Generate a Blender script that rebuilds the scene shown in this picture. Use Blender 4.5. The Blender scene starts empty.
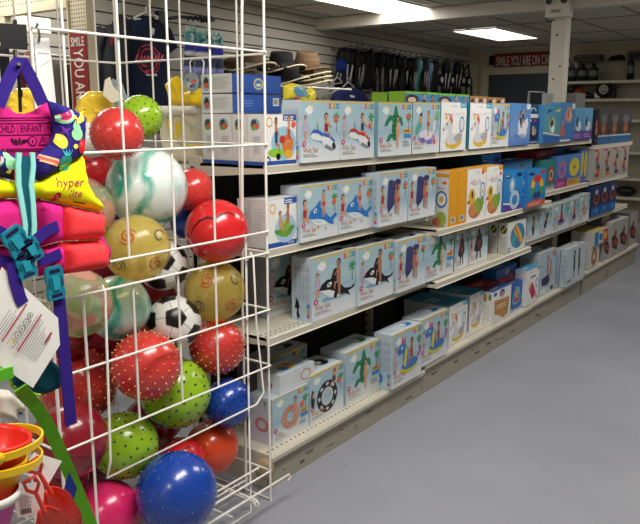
import bpy, bmesh, math, random
from math import sin, cos, pi, sqrt, radians
from mathutils import Vector, Matrix
from mathutils.geometry import delaunay_2d_cdt
random.seed(7)
scn = bpy.context.scene
COL = scn.collection

# ------------------------------------------------------------------ camera
FPX, HOR, CAMH = 735.0, 116.0, 1.5
PITCH = math.atan((262 - HOR) / FPX)
AZ = math.atan((870 - 320) / (FPX / cos(PITCH)))
RX, RY = cos(AZ), sin(AZ)
FX, FY = -sin(AZ), cos(AZ)
cam_d = bpy.data.cameras.new('camera')
cam = bpy.data.objects.new('camera', cam_d)
COL.objects.link(cam)
cam.location = (0, 0, CAMH)
cam.rotation_euler = (pi / 2 - PITCH, 0, AZ)
cam_d.sensor_width = 36
cam_d.sensor_fit = 'HORIZONTAL'
cam_d.lens = FPX / 640 * 36
cam_d.clip_start = 0.05
scn.camera = cam

def ray(u, v):
    r = u - 320; d = v - 262
    f = FPX * cos(PITCH) - d * sin(PITCH)
    dn = d * cos(PITCH) + FPX * sin(PITCH)
    return (r * RX + f * FX, r * RY + f * FY, -dn)
def on_x(u, v, X):
    d = ray(u, v); t = X / d[0]
    return Vector((X, d[1] * t, CAMH + d[2] * t))
def on_y(u, v, Y):
    d = ray(u, v); t = Y / d[1]
    return Vector((d[0] * t, Y, CAMH + d[2] * t))

# ------------------------------------------------------------------ materials
def lin(c):
    def f(x):
        x /= 255.0
        return x / 12.92 if x <= .04045 else ((x + .055) / 1.055) ** 2.4
    return tuple(f(x) for x in c)
MATS = {}
def mat(name, rgb, rough=.5, metal=0, spec=.5, var=.06, scale=12, bump=0, coat=0, trans=0, clear=None, sheen=0):
    if name in MATS: return MATS[name]
    m = bpy.data.materials.new(name); m.use_nodes = True
    nt = m.node_tree; b = nt.nodes['Principled BSDF']
    c = lin(rgb)
    tc = nt.nodes.new('ShaderNodeTexCoord')
    nz = nt.nodes.new('ShaderNodeTexNoise'); nz.inputs['Scale'].default_value = scale
    nz.inputs['Detail'].default_value = 4
    nt.links.new(tc.outputs['Object'], nz.inputs['Vector'])
    mx = nt.nodes.new('ShaderNodeMix'); mx.data_type = 'RGBA'
    mx.inputs[6].default_value = (*[x * (1 - var) for x in c], 1)
    mx.inputs[7].default_value = (*[min(1, x * (1 + var)) for x in c], 1)
    nt.links.new(nz.outputs['Fac'], mx.inputs[0])
    nt.links.new(mx.outputs[2], b.inputs['Base Color'])
    b.inputs['Roughness'].default_value = rough
    b.inputs['Metallic'].default_value = metal
    b.inputs['Specular IOR Level'].default_value = spec
    b.inputs['Coat Weight'].default_value = coat
    b.inputs['Coat Roughness'].default_value = .08
    b.inputs['Sheen Weight'].default_value = sheen
    if bump:
        bp = nt.nodes.new('ShaderNodeBump'); bp.inputs['Strength'].default_value = bump
        bp.inputs['Distance'].default_value = .002
        n2 = nt.nodes.new('ShaderNodeTexNoise'); n2.inputs['Scale'].default_value = scale * 12
        nt.links.new(tc.outputs['Object'], n2.inputs['Vector'])
        nt.links.new(n2.outputs['Fac'], bp.inputs['Height'])
        nt.links.new(bp.outputs['Normal'], b.inputs['Normal'])
    if clear is not None:   # see-through vinyl
        tr = nt.nodes.new('ShaderNodeBsdfTransparent')
        tr.inputs['Color'].default_value = (*[.5 + .5 * x for x in c], 1)
        ms = nt.nodes.new('ShaderNodeMixShader'); ms.inputs[0].default_value = 1 - clear
        nt.links.new(tr.outputs[0], ms.inputs[1]); nt.links.new(b.outputs[0], ms.inputs[2])
        nt.links.new(ms.outputs[0], nt.nodes['Material Output'].inputs['Surface'])
    MATS[name] = m
    return m
def attr_mat(name, rough, coat=0, bump=0, var=.05, spec=.5):
    m = bpy.data.materials.new(name); m.use_nodes = True
    nt = m.node_tree; b = nt.nodes['Principled BSDF']
    a = nt.nodes.new('ShaderNodeAttribute'); a.attribute_name = 'Col'
    nz = nt.nodes.new('ShaderNodeTexNoise'); nz.inputs['Scale'].default_value = 25
    tc = nt.nodes.new('ShaderNodeTexCoord'); nt.links.new(tc.outputs['Object'], nz.inputs['Vector'])
    hs = nt.nodes.new('ShaderNodeHueSaturation')
    mr = nt.nodes.new('ShaderNodeMapRange'); mr.inputs['To Min'].default_value = 1 - var; mr.inputs['To Max'].default_value = 1 + var
    nt.links.new(nz.outputs['Fac'], mr.inputs['Value']); nt.links.new(mr.outputs['Result'], hs.inputs['Value'])
    nt.links.new(a.outputs['Color'], hs.inputs['Color'])
    nt.links.new(hs.outputs['Color'], b.inputs['Base Color'])
    b.inputs['Roughness'].default_value = rough
    b.inputs['Coat Weight'].default_value = coat
    b.inputs['Specular IOR Level'].default_value = spec
    if bump:
        n2 = nt.nodes.new('ShaderNodeTexNoise'); n2.inputs['Scale'].default_value = 300
        nt.links.new(tc.outputs['Object'], n2.inputs['Vector'])
        bp = nt.nodes.new('ShaderNodeBump'); bp.inputs['Strength'].default_value = bump; bp.inputs['Distance'].default_value = .002
        nt.links.new(n2.outputs['Fac'], bp.inputs['Height']); nt.links.new(bp.outputs['Normal'], b.inputs['Normal'])
    return m
CARD = attr_mat('printed_card', .42, var=.04, spec=.35)
CLOTH = attr_mat('printed_fabric', .85, bump=.25, var=.06, spec=.2)
VINYL = attr_mat('coloured_vinyl', .28, var=.04)

# ------------------------------------------------------------------ mesh builder
class MB:
    def __init__(s): s.v = []; s.f = []; s.mi = []; s.co = []; s.sm = []
    def add(s, vs, fs, m=0, col=None, smooth=False):
        o = len(s.v); s.v += [tuple(p) for p in vs]
        for f in fs:
            s.f.append(tuple(i + o for i in f)); s.mi.append(m); s.sm.append(smooth)
            if col is None: s.co.append((1, 1, 1))
            elif isinstance(col, list): s.co.append([col[i] for i in f])
            else: s.co.append(col)
    def poly(s, pts, m=0, col=None): s.add(pts, [tuple(range(len(pts)))], m, col)
    def box(s, a, b, m=0, col=None):
        x0, y0, z0 = a; x1, y1, z1 = b
        vs = [(x0,y0,z0),(x1,y0,z0),(x1,y1,z0),(x0,y1,z0),(x0,y0,z1),(x1,y0,z1),(x1,y1,z1),(x0,y1,z1)]
        s.add(vs, [(0,3,2,1),(4,5,6,7),(0,1,5,4),(1,2,6,5),(2,3,7,6),(3,0,4,7)], m, col)
    def obox(s, c, ax, ay, az, m=0, col=None):   # oriented box: centre and three half-axes
        c = Vector(c); ax = Vector(ax); ay = Vector(ay); az = Vector(az)
        vs = [c + i*ax + j*ay + k*az for k in (-1,1) for i, j in ((-1,-1),(1,-1),(1,1),(-1,1))]
        s.add(vs, [(0,3,2,1),(4,5,6,7),(0,1,5,4),(1,2,6,5),(2,3,7,6),(3,0,4,7)], m, col)
    def tube(s, pts, r, n=6, m=0, col=None, cap=True, closed=False):
        pts = [Vector(p) for p in pts]; N = len(pts); vs = []; fs = []
        rs = r if isinstance(r, (list, tuple)) else [r] * N
        prev = None
        for i, p in enumerate(pts):
            if closed: t = (pts[(i+1) % N] - pts[i-1]).normalized()
            elif i == 0: t = (pts[1] - p).normalized()
            elif i == N-1: t = (p - pts[i-1]).normalized()
            else: t = ((pts[i+1] - p).normalized() + (p - pts[i-1]).normalized()).normalized()
            ref = prev if prev is not None else (Vector((0,0,1)) if abs(t.z) < .9 else Vector((1,0,0)))
            a = (ref - t * ref.dot(t)).normalized(); b = t.cross(a); prev = a
            for k in range(n):
                w = 2 * pi * k / n
                vs.append(p + (a * cos(w) + b * sin(w)) * rs[i])
        for i in range(N if closed else N-1):
            j = (i + 1) % N
            for k in range(n):
                l = (k + 1) % n
                fs.append((i*n+k, i*n+l, j*n+l, j*n+k))
        s.add(vs, fs, m, col, True)
        if cap and not closed:
            s.add(vs[:n], [tuple(range(n))[::-1]], m, col); s.add(vs[-n:], [tuple(range(n))], m, col)
    def lathe(s, prof, c, ax=(0,0,1), n=24, m=0, col=None, smooth=True):   # prof: (radius, height)
        c = Vector(c); ax = Vector(ax).normalized()
        ref = Vector((0,0,1)) if abs(ax.z) < .9 else Vector((1,0,0))
        a = ax.cross(ref).normalized(); b = ax.cross(a)
        vs = []; fs = []
        for r, h in prof:
            for k in range(n):
                w = 2*pi*k/n; vs.append(c + ax*h + (a*cos(w) + b*sin(w)) * r)
        for i in range(len(prof)-1):
            for k in range(n):
                l = (k+1) % n; fs.append((i*n+k, i*n+l, (i+1)*n+l, (i+1)*n+k))
        cs = None
        if isinstance(col, list):
            cs = [col[i] for i in range(len(prof)) for k in range(n)]
        s.add(vs, fs, m, cs if cs else col, smooth)
    def sphere(s, c, r, n=24, k=14, m=0, col=None, sq=(1,1,1)):
        c = Vector(c); vs = []; fs = []
        for i in range(k+1):
            th = pi*i/k
            for j in range(n):
                ph = 2*pi*j/n
                vs.append((c.x+r*sq[0]*sin(th)*cos(ph), c.y+r*sq[1]*sin(th)*sin(ph), c.z+r*sq[2]*cos(th)))
        for i in range(k):
            for j in range(n):
                l = (j+1) % n
                fs.append((i*n+j, (i+1)*n+j, (i+1)*n+l, i*n+l))
        s.add(vs, fs, m, col, True)
    def strip(s, pts, wdir, w, t, m=0, col=None):   # flat webbing strap following pts, width along wdir
        pts = [Vector(p) for p in pts]; wd = Vector(wdir).normalized(); vs = []; fs = []; N = len(pts)
        for i, p in enumerate(pts):
            tg = (pts[min(i+1, N-1)] - pts[max(i-1, 0)]).normalized()
            w2 = (wd - tg * wd.dot(tg)).normalized(); nn = tg.cross(w2)
            vs += [p - w2*w/2 - nn*t/2, p + w2*w/2 - nn*t/2, p + w2*w/2 + nn*t/2, p - w2*w/2 + nn*t/2]
        for i in range(N-1):
            for k in range(4):
                l = (k+1) % 4
                fs.append((i*4+k, i*4+l, i*4+4+l, i*4+4+k))
        fs += [(3,2,1,0), tuple((N-1)*4+k for k in range(4))]
        s.add(vs, fs, m, col)
    def build(s, name, mats, parent=None, origin=None):
        me = bpy.data.meshes.new(name)
        o = bpy.data.objects.new(name, me)
        off = Vector((0,0,0))
        if parent is None:
            if origin is None:
                xs = [p[0] for p in s.v]; ys = [p[1] for p in s.v]; zs = [p[2] for p in s.v]
                origin = ((min(xs)+max(xs))/2, (min(ys)+max(ys))/2, min(zs))
            off = Vector(origin)
        vs = [(p[0]-off.x, p[1]-off.y, p[2]-off.z) for p in s.v]
        me.from_pydata(vs, [], s.f)
        if not isinstance(mats, (list, tuple)): mats = [mats]
        for m in mats: me.materials.append(m)
        me.polygons.foreach_set('material_index', s.mi)
        me.polygons.foreach_set('use_smooth', s.sm)
        ca = me.color_attributes.new('Col', 'FLOAT_COLOR', 'CORNER')
        data = []
        for f, c in zip(s.f, s.co):
            if isinstance(c, list):
                for q in c: data += [q[0], q[1], q[2], 1]
            else:
                data += [c[0], c[1], c[2], 1] * len(f)
        ca.data.foreach_set('color', data)
        me.update()
        COL.objects.link(o)
        o.location = off
        if parent is not None: attach(o, parent)
        return o
WORLD = {}
def world_loc(p):
    v = Vector(p.location)
    if p.name in WORLD: v = v + WORLD[p.name]
    return v
def attach(o, parent):
    o.parent = parent
    # every object sits unrotated, so the inverse is a plain translation
    w = Vector((0,0,0)); q = parent
    while q is not None:
        w += Vector(q.location) + (q.matrix_parent_inverse.translation if q.parent else Vector((0,0,0)))
        q = q.parent
    o.matrix_parent_inverse = Matrix.Translation(-w)
def tag(o, label, cat, group=None):
    o['label'] = label; o['category'] = cat
    if group: o['group'] = group
    return o
def thing(name, loc, label, cat, group=None):
    o = bpy.data.objects.new(name, None); COL.objects.link(o)
    o.empty_display_size = .05; o.location = loc
    return tag(o, label, cat, group)
def struct(o): o['kind'] = 'structure'; return o

# ------------------------------------------------------------------ lettering
TXT = {}
def text2d(s, bold=0):
    if (s, bold) in TXT: return TXT[(s, bold)]
    cu = bpy.data.curves.new('lettering', 'FONT'); cu.body = s; cu.resolution_u = 2; cu.offset = bold
    o = bpy.data.objects.new('lettering', cu); COL.objects.link(o)
    bpy.context.view_layer.update()
    me = o.to_mesh()
    vs = [(v.co.x, v.co.y) for v in me.vertices]; fs = [tuple(p.vertices) for p in me.polygons]
    o.to_mesh_clear()
    bpy.data.objects.remove(o); bpy.data.curves.remove(cu)
    if not vs: vs = [(0, 0), (.1, 0), (.1, .1)]; fs = [(0, 1, 2)]
    x0 = min(p[0] for p in vs); w = max(p[0] for p in vs) - x0
    vs = [((p[0] - x0) / .7, p[1] / .7) for p in vs]     # capital height = 1
    TXT[(s, bold)] = (vs, fs, w / .7)
    return TXT[(s, bold)]

# ------------------------------------------------------------------ puffed fabric panel
def inside(p, poly):
    c = False; n = len(poly); j = n - 1
    for i in range(n):
        xi, yi = poly[i]; xj, yj = poly[j]
        if (yi > p[1]) != (yj > p[1]) and p[0] < (xj-xi)*(p[1]-yi)/(yj-yi)+xi: c = not c
        j = i
    return c
def edge_dist(p, poly):
    best = 1e9; n = len(poly)
    for i in range(n):
        ax, ay = poly[i]; bx, by = poly[(i+1) % n]
        dx, dy = bx-ax, by-ay; L = dx*dx+dy*dy or 1e-12
        t = max(0, min(1, ((p[0]-ax)*dx+(p[1]-ay)*dy)/L))
        best = min(best, (p[0]-ax-t*dx)**2 + (p[1]-ay-t*dy)**2)
    return sqrt(best)
def dens(poly, step):
    out = []
    for i in range(len(poly)):
        a = Vector(poly[i]); b = Vector(poly[(i+1) % len(poly)])
        k = max(1, int((b-a).length/step))
        out += [tuple(a + (b-a)*t/k) for t in range(k)]
    return out
class Puff:
    """a stuffed panel: outline poly (2D), thickness T, soft rim width w; frame maps (a,b,h) to 3D"""
    def __init__(s, poly, T, w, frame, base=.004, rip=0, seed=0):
        s.poly = [tuple(p) for p in poly]; s.T = T; s.w = w; s.fr = frame; s.base = base; s.rip = rip; s.seed = seed
    def h(s, p):
        d = min(1, edge_dist(p, s.poly)/s.w)
        r = s.rip*(sin(p[0]*90+s.seed+2*sin(p[1]*23+s.seed))*.6+sin(p[1]*60+p[0]*35+s.seed)*.4) if s.rip else 0
        return s.base + s.T*sqrt(max(0, 1-(1-d)**2)) + r*d
    def mesh(s, mb, m=0, col=None, step=.012, bands=None):
        bd = dens(s.poly, step)
        xs = [p[0] for p in bd]; ys = [p[1] for p in bd]
        pts = [Vector(p) for p in bd]; nb = len(bd)
        y = min(ys)+step*.5; k = 0
        while y < max(ys):
            x = min(xs)+step*(.5 if k % 2 else .9)
            while x < max(xs):
                if inside((x, y), s.poly) and edge_dist((x, y), s.poly) > step*.45: pts.append(Vector((x, y)))
                x += step
            y += step*.9; k += 1
        edges = [(i, (i+1) % nb) for i in range(nb)]
        vs, es, fs, *_ = delaunay_2d_cdt(pts, edges, [], 1, 1e-6)
        front = [s.fr(p.x, p.y, s.h((p.x, p.y))) for p in vs]
        back = [s.fr(p.x, p.y, 0) for p in vs]
        n = len(vs)
        if bands:
            cs = [bands((p.x, p.y)) for p in vs]
            mb.add(front, [tuple(f) for f in fs], m, cs, True)
        else: mb.add(front, [tuple(f) for f in fs], m, col, True)
        bc = bands((vs[0].x, vs[0].y)) if bands else col
        mb.add(back, [tuple(f)[::-1] for f in fs], m, bc)
        rim = {}
        for f in fs:
            for i in range(len(f)):
                e = (f[i], f[(i+1) % len(f)])
                if (e[1], e[0]) in rim: del rim[(e[1], e[0])]
                else: rim[e] = 1
        mb.add(front+back, [(b, a, a+n, b+n) for a, b in rim], m, bc)
    def decal(s, mb, poly, m=0, col=None, lift=.0012):
        c = (sum(p[0] for p in poly)/len(poly), sum(p[1] for p in poly)/len(poly))
        q = dens(poly, .008)
        vs = [s.fr(p[0], p[1], s.h(p)+lift) for p in q]; mid = [((p[0]+c[0])/2, (p[1]+c[1])/2) for p in q]
        k = len(q)
        vs += [s.fr(p[0], p[1], s.h(p)+lift) for p in mid] + [s.fr(c[0], c[1], s.h(c)+lift)]
        fs = []
        for i in range(k):
            j = (i+1) % k
            fs += [(i, j, k+j, k+i), (k+i, k+j, 2*k)]
        mb.add(vs, fs, m, col, True)
    def text(s, mb, t, x, y, hgt, col, m=0, rot=0, sx=1, lift=.0014, shear=0):
        vs, fs, w = text2d(t); cr, sr = cos(rot), sin(rot); out = []
        for a, b in vs:
            a2 = (a*sx+b*shear)*hgt; b2 = b*hgt
            p = (x+a2*cr-b2*sr, y+a2*sr+b2*cr)
            out.append(s.fr(p[0], p[1], s.h(p)+lift))
        mb.add(out, fs, m, col)
def ell(cx, cy, rx, ry, n=14, rot=0):
    return [(cx+rx*cos(2*pi*i/n)*cos(rot)-ry*sin(2*pi*i/n)*sin(rot), cy+rx*cos(2*pi*i/n)*sin(rot)+ry*sin(2*pi*i/n)*cos(rot)) for i in range(n)]
def arcpts(cx, cy, r, a0, a1, n=12, sq=1):
    return [(cx+r*cos(a0+(a1-a0)*i/n), cy+r*sq*sin(a0+(a1-a0)*i/n)) for i in range(n+1)]
# ------------------------------------------------------------------ printed cartons
C = lambda r, g, b: lin((r, g, b))
WHITE = C(232,232,230); INK = C(24,24,30); SKIN = C(205,150,115); SKIN2 = C(176,118,88); HAIR = C(50,34,28)
class Art:
    """flat print laid on one face of a carton, u to the right, v up, both 0..1"""
    def __init__(s, mp, w, h): s.mp = mp; s.w = w; s.h = h; s.k = 0; s.items = []; s.subs = []
    def _put(s, pts, col, fs=None):
        s.k += 1; s.items.append((pts, fs, col, .0004 + .00004*s.k))
    def pg(s, pts, col): s._put([(min(1, max(0, a)), min(1, max(0, b))) for a, b in pts], col)
    def rc(s, x0, y0, x1, y1, col): s.pg([(x0,y0),(x1,y0),(x1,y1),(x0,y1)], col)
    def el(s, cx, cy, rx, ry, col, rot=0, n=16):
        s.pg(ell(cx, cy, rx, ry, n, rot), col)
    def ring(s, cx, cy, rx, ry, t, col, n=24, a0=0, a1=2*pi):
        pts = []; fs = []
        for i in range(n+1):
            a = a0+(a1-a0)*i/n
            pts += [(cx+rx*cos(a), cy+ry*sin(a)), (cx+(rx-t)*cos(a), cy+(ry-t*ry/rx)*sin(a))]
        for i in range(n): fs.append((2*i, 2*i+2, 2*i+3, 2*i+1))
        s._put(pts, col, fs)
    def grad(s, *stops):   # stops (v, colour)
        pts = []; cs = []; fs = []
        for v, c in stops: pts += [(0, v), (1, v)]; cs += [c, c]
        for i in range(len(stops)-1): fs.append((2*i, 2*i+1, 2*i+3, 2*i+2))
        s._put(pts, cs, fs)
    def tx(s, t, x, y, hgt, col, rot=0, wmax=None):
        vs, fs, w = text2d(t); asp = s.h/s.w
        k = 1 if not wmax else min(1, wmax/(w*hgt*asp))
        s._put([(x+(a*k*cos(rot))*hgt*asp-b*sin(rot)*hgt*asp, y+a*k*sin(rot)*hgt+b*cos(rot)*hgt) for a, b in vs], col, fs)
    def strip(s, f, v0):   # draw f squeezed into the face above v0
        d = Art(lambda u, v, e: s.mp(u, v0+(1-v0)*v, e+.0012), s.w, s.h*(1-v0)); f(d); s.subs.append(d)
    def emit(s, mb, m=0):
        for d in s.subs: d.emit(mb, m)
        for pts, fs, col, e in s.items:
            vs = [s.mp(a, b, e) for a, b in pts]
            mb.add(vs, fs or [tuple(range(len(pts)))], m, col)
def lines(c, x0, y0, x1, n, dy, col, t=.008):
    rr = random.Random(int(x0*1000+y0*777))
    for i in range(n): c.rc(x0, y0-i*dy-t, x0+(x1-x0)*rr.uniform(.7, 1), y0-i*dy, col)
def stand(c, x, y, h, skin, suit, hair=HAIR, dress=False):
    c.pg([(x-.03,y),(x-.012,y),(x-.004,y+h*.46),(x-.04,y+h*.46)], skin)
    c.pg([(x+.012,y),(x+.03,y),(x+.04,y+h*.46),(x+.004,y+h*.46)], skin)
    if dress: c.pg([(x-.055,y+h*.34),(x+.055,y+h*.34),(x+.035,y+h*.76),(x-.035,y+h*.76)], suit)
    else:
        c.pg([(x-.04,y+h*.4),(x+.04,y+h*.4),(x+.035,y+h*.78),(x-.035,y+h*.78)], skin)
        c.pg([(x-.042,y+h*.4),(x+.042,y+h*.4),(x+.04,y+h*.54),(x-.04,y+h*.54)], suit)
    c.pg([(x-.035,y+h*.78),(x-.06,y+h*.46),(x-.045,y+h*.45),(x-.022,y+h*.7)], skin)
    c.pg([(x+.035,y+h*.78),(x+.06,y+h*.46),(x+.045,y+h*.45),(x+.022,y+h*.7)], skin)
    c.el(x, y+h*.9, .036, h*.1, hair); c.el(x, y+h*.875, .026, h*.075, skin)
def sit(c, x, y, h, skin, suit, hair=HAIR, face=1):
    c.pg([(x-.04,y),(x+.04,y),(x+.036,y+h*.62),(x-.036,y+h*.62)], skin)
    c.pg([(x-.045,y-.01),(x+.045,y-.01),(x+.043,y+h*.42),(x-.043,y+h*.42)], suit)
    c.pg([(x-.03*face,y),(x+.1*face,y-h*.06),(x+.11*face,y-h*.4),(x+.085*face,y-h*.4),(x+.07*face,y-h*.16),(x-.03*face,y-h*.12)], skin)
    c.pg([(x+.03*face,y+h*.6),(x+.1*face,y+h*.28),(x+.088*face,y+h*.22),(x+.015*face,y+h*.46)], skin)
    c.el(x, y+h*.82, .046, h*.2, hair); c.el(x+.006*face, y+h*.78, .034, h*.155, skin)
def palm(c, x, y, s=1):
    c.pg([(x-.008,y-.24*s),(x+.012,y-.24*s),(x+.006,y),(x-.006,y)], C(96,110,92))
    for a in (.2, .9, 1.6, 2.3, 3.0, 4.0, 5.3):
        c.el(x+.045*s*cos(a), y+.045*s*sin(a), .05*s, .016*s, C(66,150,92), a)
LOGO = [(200,70,110),(232,170,70),(150,180,80),(70,160,170),(70,120,180)]
def pool_front(c, prod, title='Wet Set', girl='stand', tower=False):
    c.grad((0, C(228,230,232)), (.2, C(210,220,226)), (.45, C(156,188,204)), (.6, C(172,198,208)), (1, C(160,190,204)))
    c.rc(0, .965, 1, 1, C(214,186,96))
    c.el(.24, .87, .06, .05, C(238,214,96))
    for dx, dy, r in ((-.05,0,.05),(.03,.0,.055),(-.01,.03,.05),(.0,-.015,.07)): c.el(.21+dx, .84+dy, r, r*.8, WHITE)
    for i, ch in enumerate('INTEX'):
        x = .7+.054*i
        c.rc(x, .87, x+.05, .955, C(*LOGO[i])); c.tx(ch, x+.011, .89, .045, WHITE, wmax=.03)
    palm(c, .9, .72)
    if girl == 'stand': stand(c, .11, .36, .4, SKIN, C(186,170,205), C(120,72,50), True)
    elif girl == 'sit':
        sit(c, .11, .44, .32, SKIN, C(170,50,60)); c.el(.12, .4, .08, .035, SKIN)
    prod(c)
    if tower:
        c.rc(.76, .42, .97, .5, C(228,180,80)); c.rc(.76, .33, .97, .4, C(70,140,200)); lines(c, .78, .475, .95, 1, .02, C(120,60,30), .03)
        lines(c, .72, .27, .95, 4, .03, C(120,130,140))
    c.el(.075, .305, .045, .045, C(190,44,110)); c.el(.075, .305, .016, .02, WHITE)
    c.tx(title, .05, .165, .085, C(205,128,88), wmax=.42)
    lines(c, .05, .135, .42, 2, .03, C(150,140,140))
def boat(cmain):
    def f(c):
        w = C(226,228,232); g = C(130,136,146)
        c.el(.52, .36, .3, .05, C(120,170,196), -.25)
        c.pg([(.22,.42),(.3,.37),(.48,.34),(.54,.4),(.4,.46),(.28,.47)], w)
        c.pg([(.22,.44),(.3,.48),(.44,.47),(.54,.41),(.56,.46),(.42,.53),(.3,.53)], cmain)
        c.pg([(.5,.36),(.58,.24),(.78,.17),(.88,.2),(.87,.28),(.7,.4),(.56,.44)], w)
        c.pg([(.58,.24),(.78,.17),(.88,.2),(.84,.2),(.62,.29)], g)
        c.pg([(.55,.42),(.72,.38),(.84,.3),(.86,.34),(.72,.44),(.58,.48)], cmain)
        c.el(.83, .25, .045, .06, C(40,40,52), .5)
        c.pg([(.4,.53),(.42,.53),(.41,.64),(.39,.64)], C(90,120,120))
        sit(c, .63, .5, .3, SKIN, C(150,40,44) if cmain[2] > cmain[0] else C(40,70,120), HAIR, 1)
        c.pg([(.64,.7),(.78,.57),(.76,.55),(.62,.64)], SKIN)
    return f
def orca(c):
    k = C(26,28,34); w = C(226,228,230)
    c.el(.5, .3, .3, .04, C(120,170,196))
    c.pg([(.14,.46),(.22,.42),(.36,.32),(.56,.27),(.64,.3),(.56,.4),(.34,.46)], w)
    c.pg([(.14,.47),(.2,.55),(.32,.61),(.4,.6),(.47,.75),(.54,.76),(.53,.58),(.62,.48),(.72,.39),(.86,.37),(.97,.42),(.94,.36),(.8,.32),(.86,.24),(.72,.3),(.6,.3),(.48,.39),(.36,.44),(.24,.45)], k)
    c.el(.37, .52, .055, .035, w, .4); c.el(.36, .52, .018, .02, k)
    c.pg([(.5,.42),(.56,.36),(.53,.26),(.46,.3)], k)
    sit(c, .58, .56, .34, SKIN2, SKIN2, HAIR, -1)
    c.pg([(.56,.56),(.62,.54),(.62,.3),(.57,.3)], SKIN2)
def dolphin(c):
    b = C(44,120,196); w = C(222,228,232)
    c.pg([(.22,.4),(.4,.26),(.6,.24),(.72,.25),(.62,.34),(.4,.4)], w)
    c.pg([(.2,.42),(.26,.54),(.4,.62),(.48,.7),(.53,.7),(.52,.58),(.66,.46),(.78,.36),(.92,.44),(.98,.4),(.86,.31),(.88,.22),(.76,.26),(.6,.34),(.42,.38),(.28,.38)], b)
    c.el(.38, .53, .05, .04, w, .6); c.el(.38, .53, .02, .022, INK); c.el(.46, .22, .02, .03, C(210,140,80)); c.el(.66, .18, .02, .03, C(210,140,80))
    c.pg([(.3,.4),(.46,.34),(.58,.3),(.44,.31)], C(190,200,210))
    stand(c, .6, .4, .5, SKIN, C(196,60,80), C(80,50,40))
def crocodile(c):
    g = C(40,128,84); d = C(28,96,64)
    c.pg([(.47,.92),(.52,.94),(.56,.8),(.6,.62),(.58,.36),(.5,.28),(.42,.3),(.38,.5),(.42,.7)], g)
    c.pg([(.45,.74),(.3,.76),(.2,.64),(.17,.56),(.24,.56),(.34,.66),(.43,.66)], g)
    c.pg([(.56,.74),(.68,.72),(.72,.58),(.68,.55),(.62,.64),(.56,.66)], g)
    c.pg([(.42,.42),(.3,.4),(.22,.28),(.3,.27),(.38,.34),(.46,.34)], g)
    for i in range(5): c.el(.45, .38+.09*i, .05, .02, d)
    stand(c, .56, .14, .62, C(214,166,130), C(214,150,110))
def unicorn_wet(c):
    w = C(222,216,228)
    c.el(.48, .3, .3, .1, C(160,150,205)); c.el(.48, .36, .24, .1, w); c.el(.36,.26,.1,.05,C(110,110,170)); c.el(.62, .22, .12, .05, C(120,120,190))
    c.pg([(.6,.36),(.72,.44),(.74,.62),(.82,.68),(.8,.58),(.84,.52),(.76,.4),(.66,.32)], w)
    c.pg([(.76,.66),(.9,.82),(.8,.66)], C(222,120,120)); c.el(.9, .75, .06, .1, C(120,180,130), -.4); c.el(.78,.3,.04,.06,C(216,130,150))
    stand(c, .56, .34, .5, SKIN, C(190,70,80), C(70,40,30))
    c.pg([(.08,.4),(.2,.62),(.3,.7),(.34,.56),(.16,.36)], C(96,168,150)); c.el(.29,.74,.04,.06,HAIR); c.el(.28,.66,.05,.08,SKIN)
def dragon(c):
    b = C(60,120,190); y = C(206,196,70); p = C(190,80,140)
    c.el(.55, .27, .3, .1, y); c.el(.58, .34, .28, .1, b)
    c.pg([(.36,.36),(.34,.6),(.2,.58),(.14,.68),(.24,.78),(.42,.76),(.52,.62),(.54,.4)], b)
    c.pg([(.44,.3),(.5,.6),(.44,.72),(.4,.6),(.36,.36)], y)
    c.pg([(.3,.78),(.28,.92),(.36,.82),(.42,.9),(.42,.76)], p); c.el(.3, .7, .03, .03, WHITE); c.el(.3,.7,.014,.016,INK)
    c.pg([(.8,.4),(.92,.5),(.9,.62),(.98,.54),(.9,.4)], p)
    sit(c, .63, .46, .36, SKIN2, C(170,60,70), HAIR, -1)
def mattress(c):
    n = C(58,58,110)
    c.pg([(.3,.84),(.42,.86),(.5,.82),(.6,.87),(.74,.84),(.68,.62),(.46,.34),(.32,.24),(.26,.36)], n)
    for i in range(4): c.pg([(.34+.09*i,.84),(.36+.09*i,.84),(.32+.07*i,.32+.07*i),(.30+.07*i,.3+.07*i)], C(84,84,140))
    stand(c, .66, .16, .64, SKIN, C(190,80,90), HAIR); stand(c, .56, .2, .6, SKIN2, SKIN2, HAIR)
def donut_ring(c, col=(196,140,124)):
    c.ring(.48, .46, .24, .26, .14, C(*col))
    rr = random.Random(3)
    for i in range(18):
        a = rr.uniform(0, 6.28); r = rr.uniform(.14, .21)
        c.el(.48+r*cos(a), .46+r*1.08*sin(a), .012, .012, C(230,200,190) if i % 2 else C(140,70,70))
    stand(c, .62, .2, .66, SKIN, C(200,150,140), C(60,36,30))
def tire(c):
    c.ring(.5, .44, .3, .33, .13, C(34,36,40)); c.ring(.5, .44, .17, .19, .05, C(200,204,208))
    for i in range(8):
        a = i*pi/4; c.el(.5+.235*cos(a), .44+.26*sin(a), .035, .045, C(196,200,206), a)
    sit(c, .7, .7, .24, SKIN, C(60,60,70), HAIR, -1); c.el(.08,.5,.05,.2,C(40,34,36)); c.el(.1,.58,.03,.06,SKIN)
def dark_man(c):
    c.el(.5, .86, .05, .07, HAIR); c.pg([(.38,.46),(.36,.72),(.46,.8),(.58,.8),(.66,.7),(.6,.44)], C(110,64,52))
    c.el(.5, .5, .2, .2, C(60,44,52)); c.el(.5,.52,.1,.12,C(120,60,56)); c.pg([(.4,.4),(.38,.1),(.44,.1),(.48,.4)], C(70,60,64)); c.pg([(.54,.4),(.58,.1),(.64,.1),(.6,.4)], C(70,60,64))
    c.el(.36,.42,.1,.1,C(48,38,44))
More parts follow.
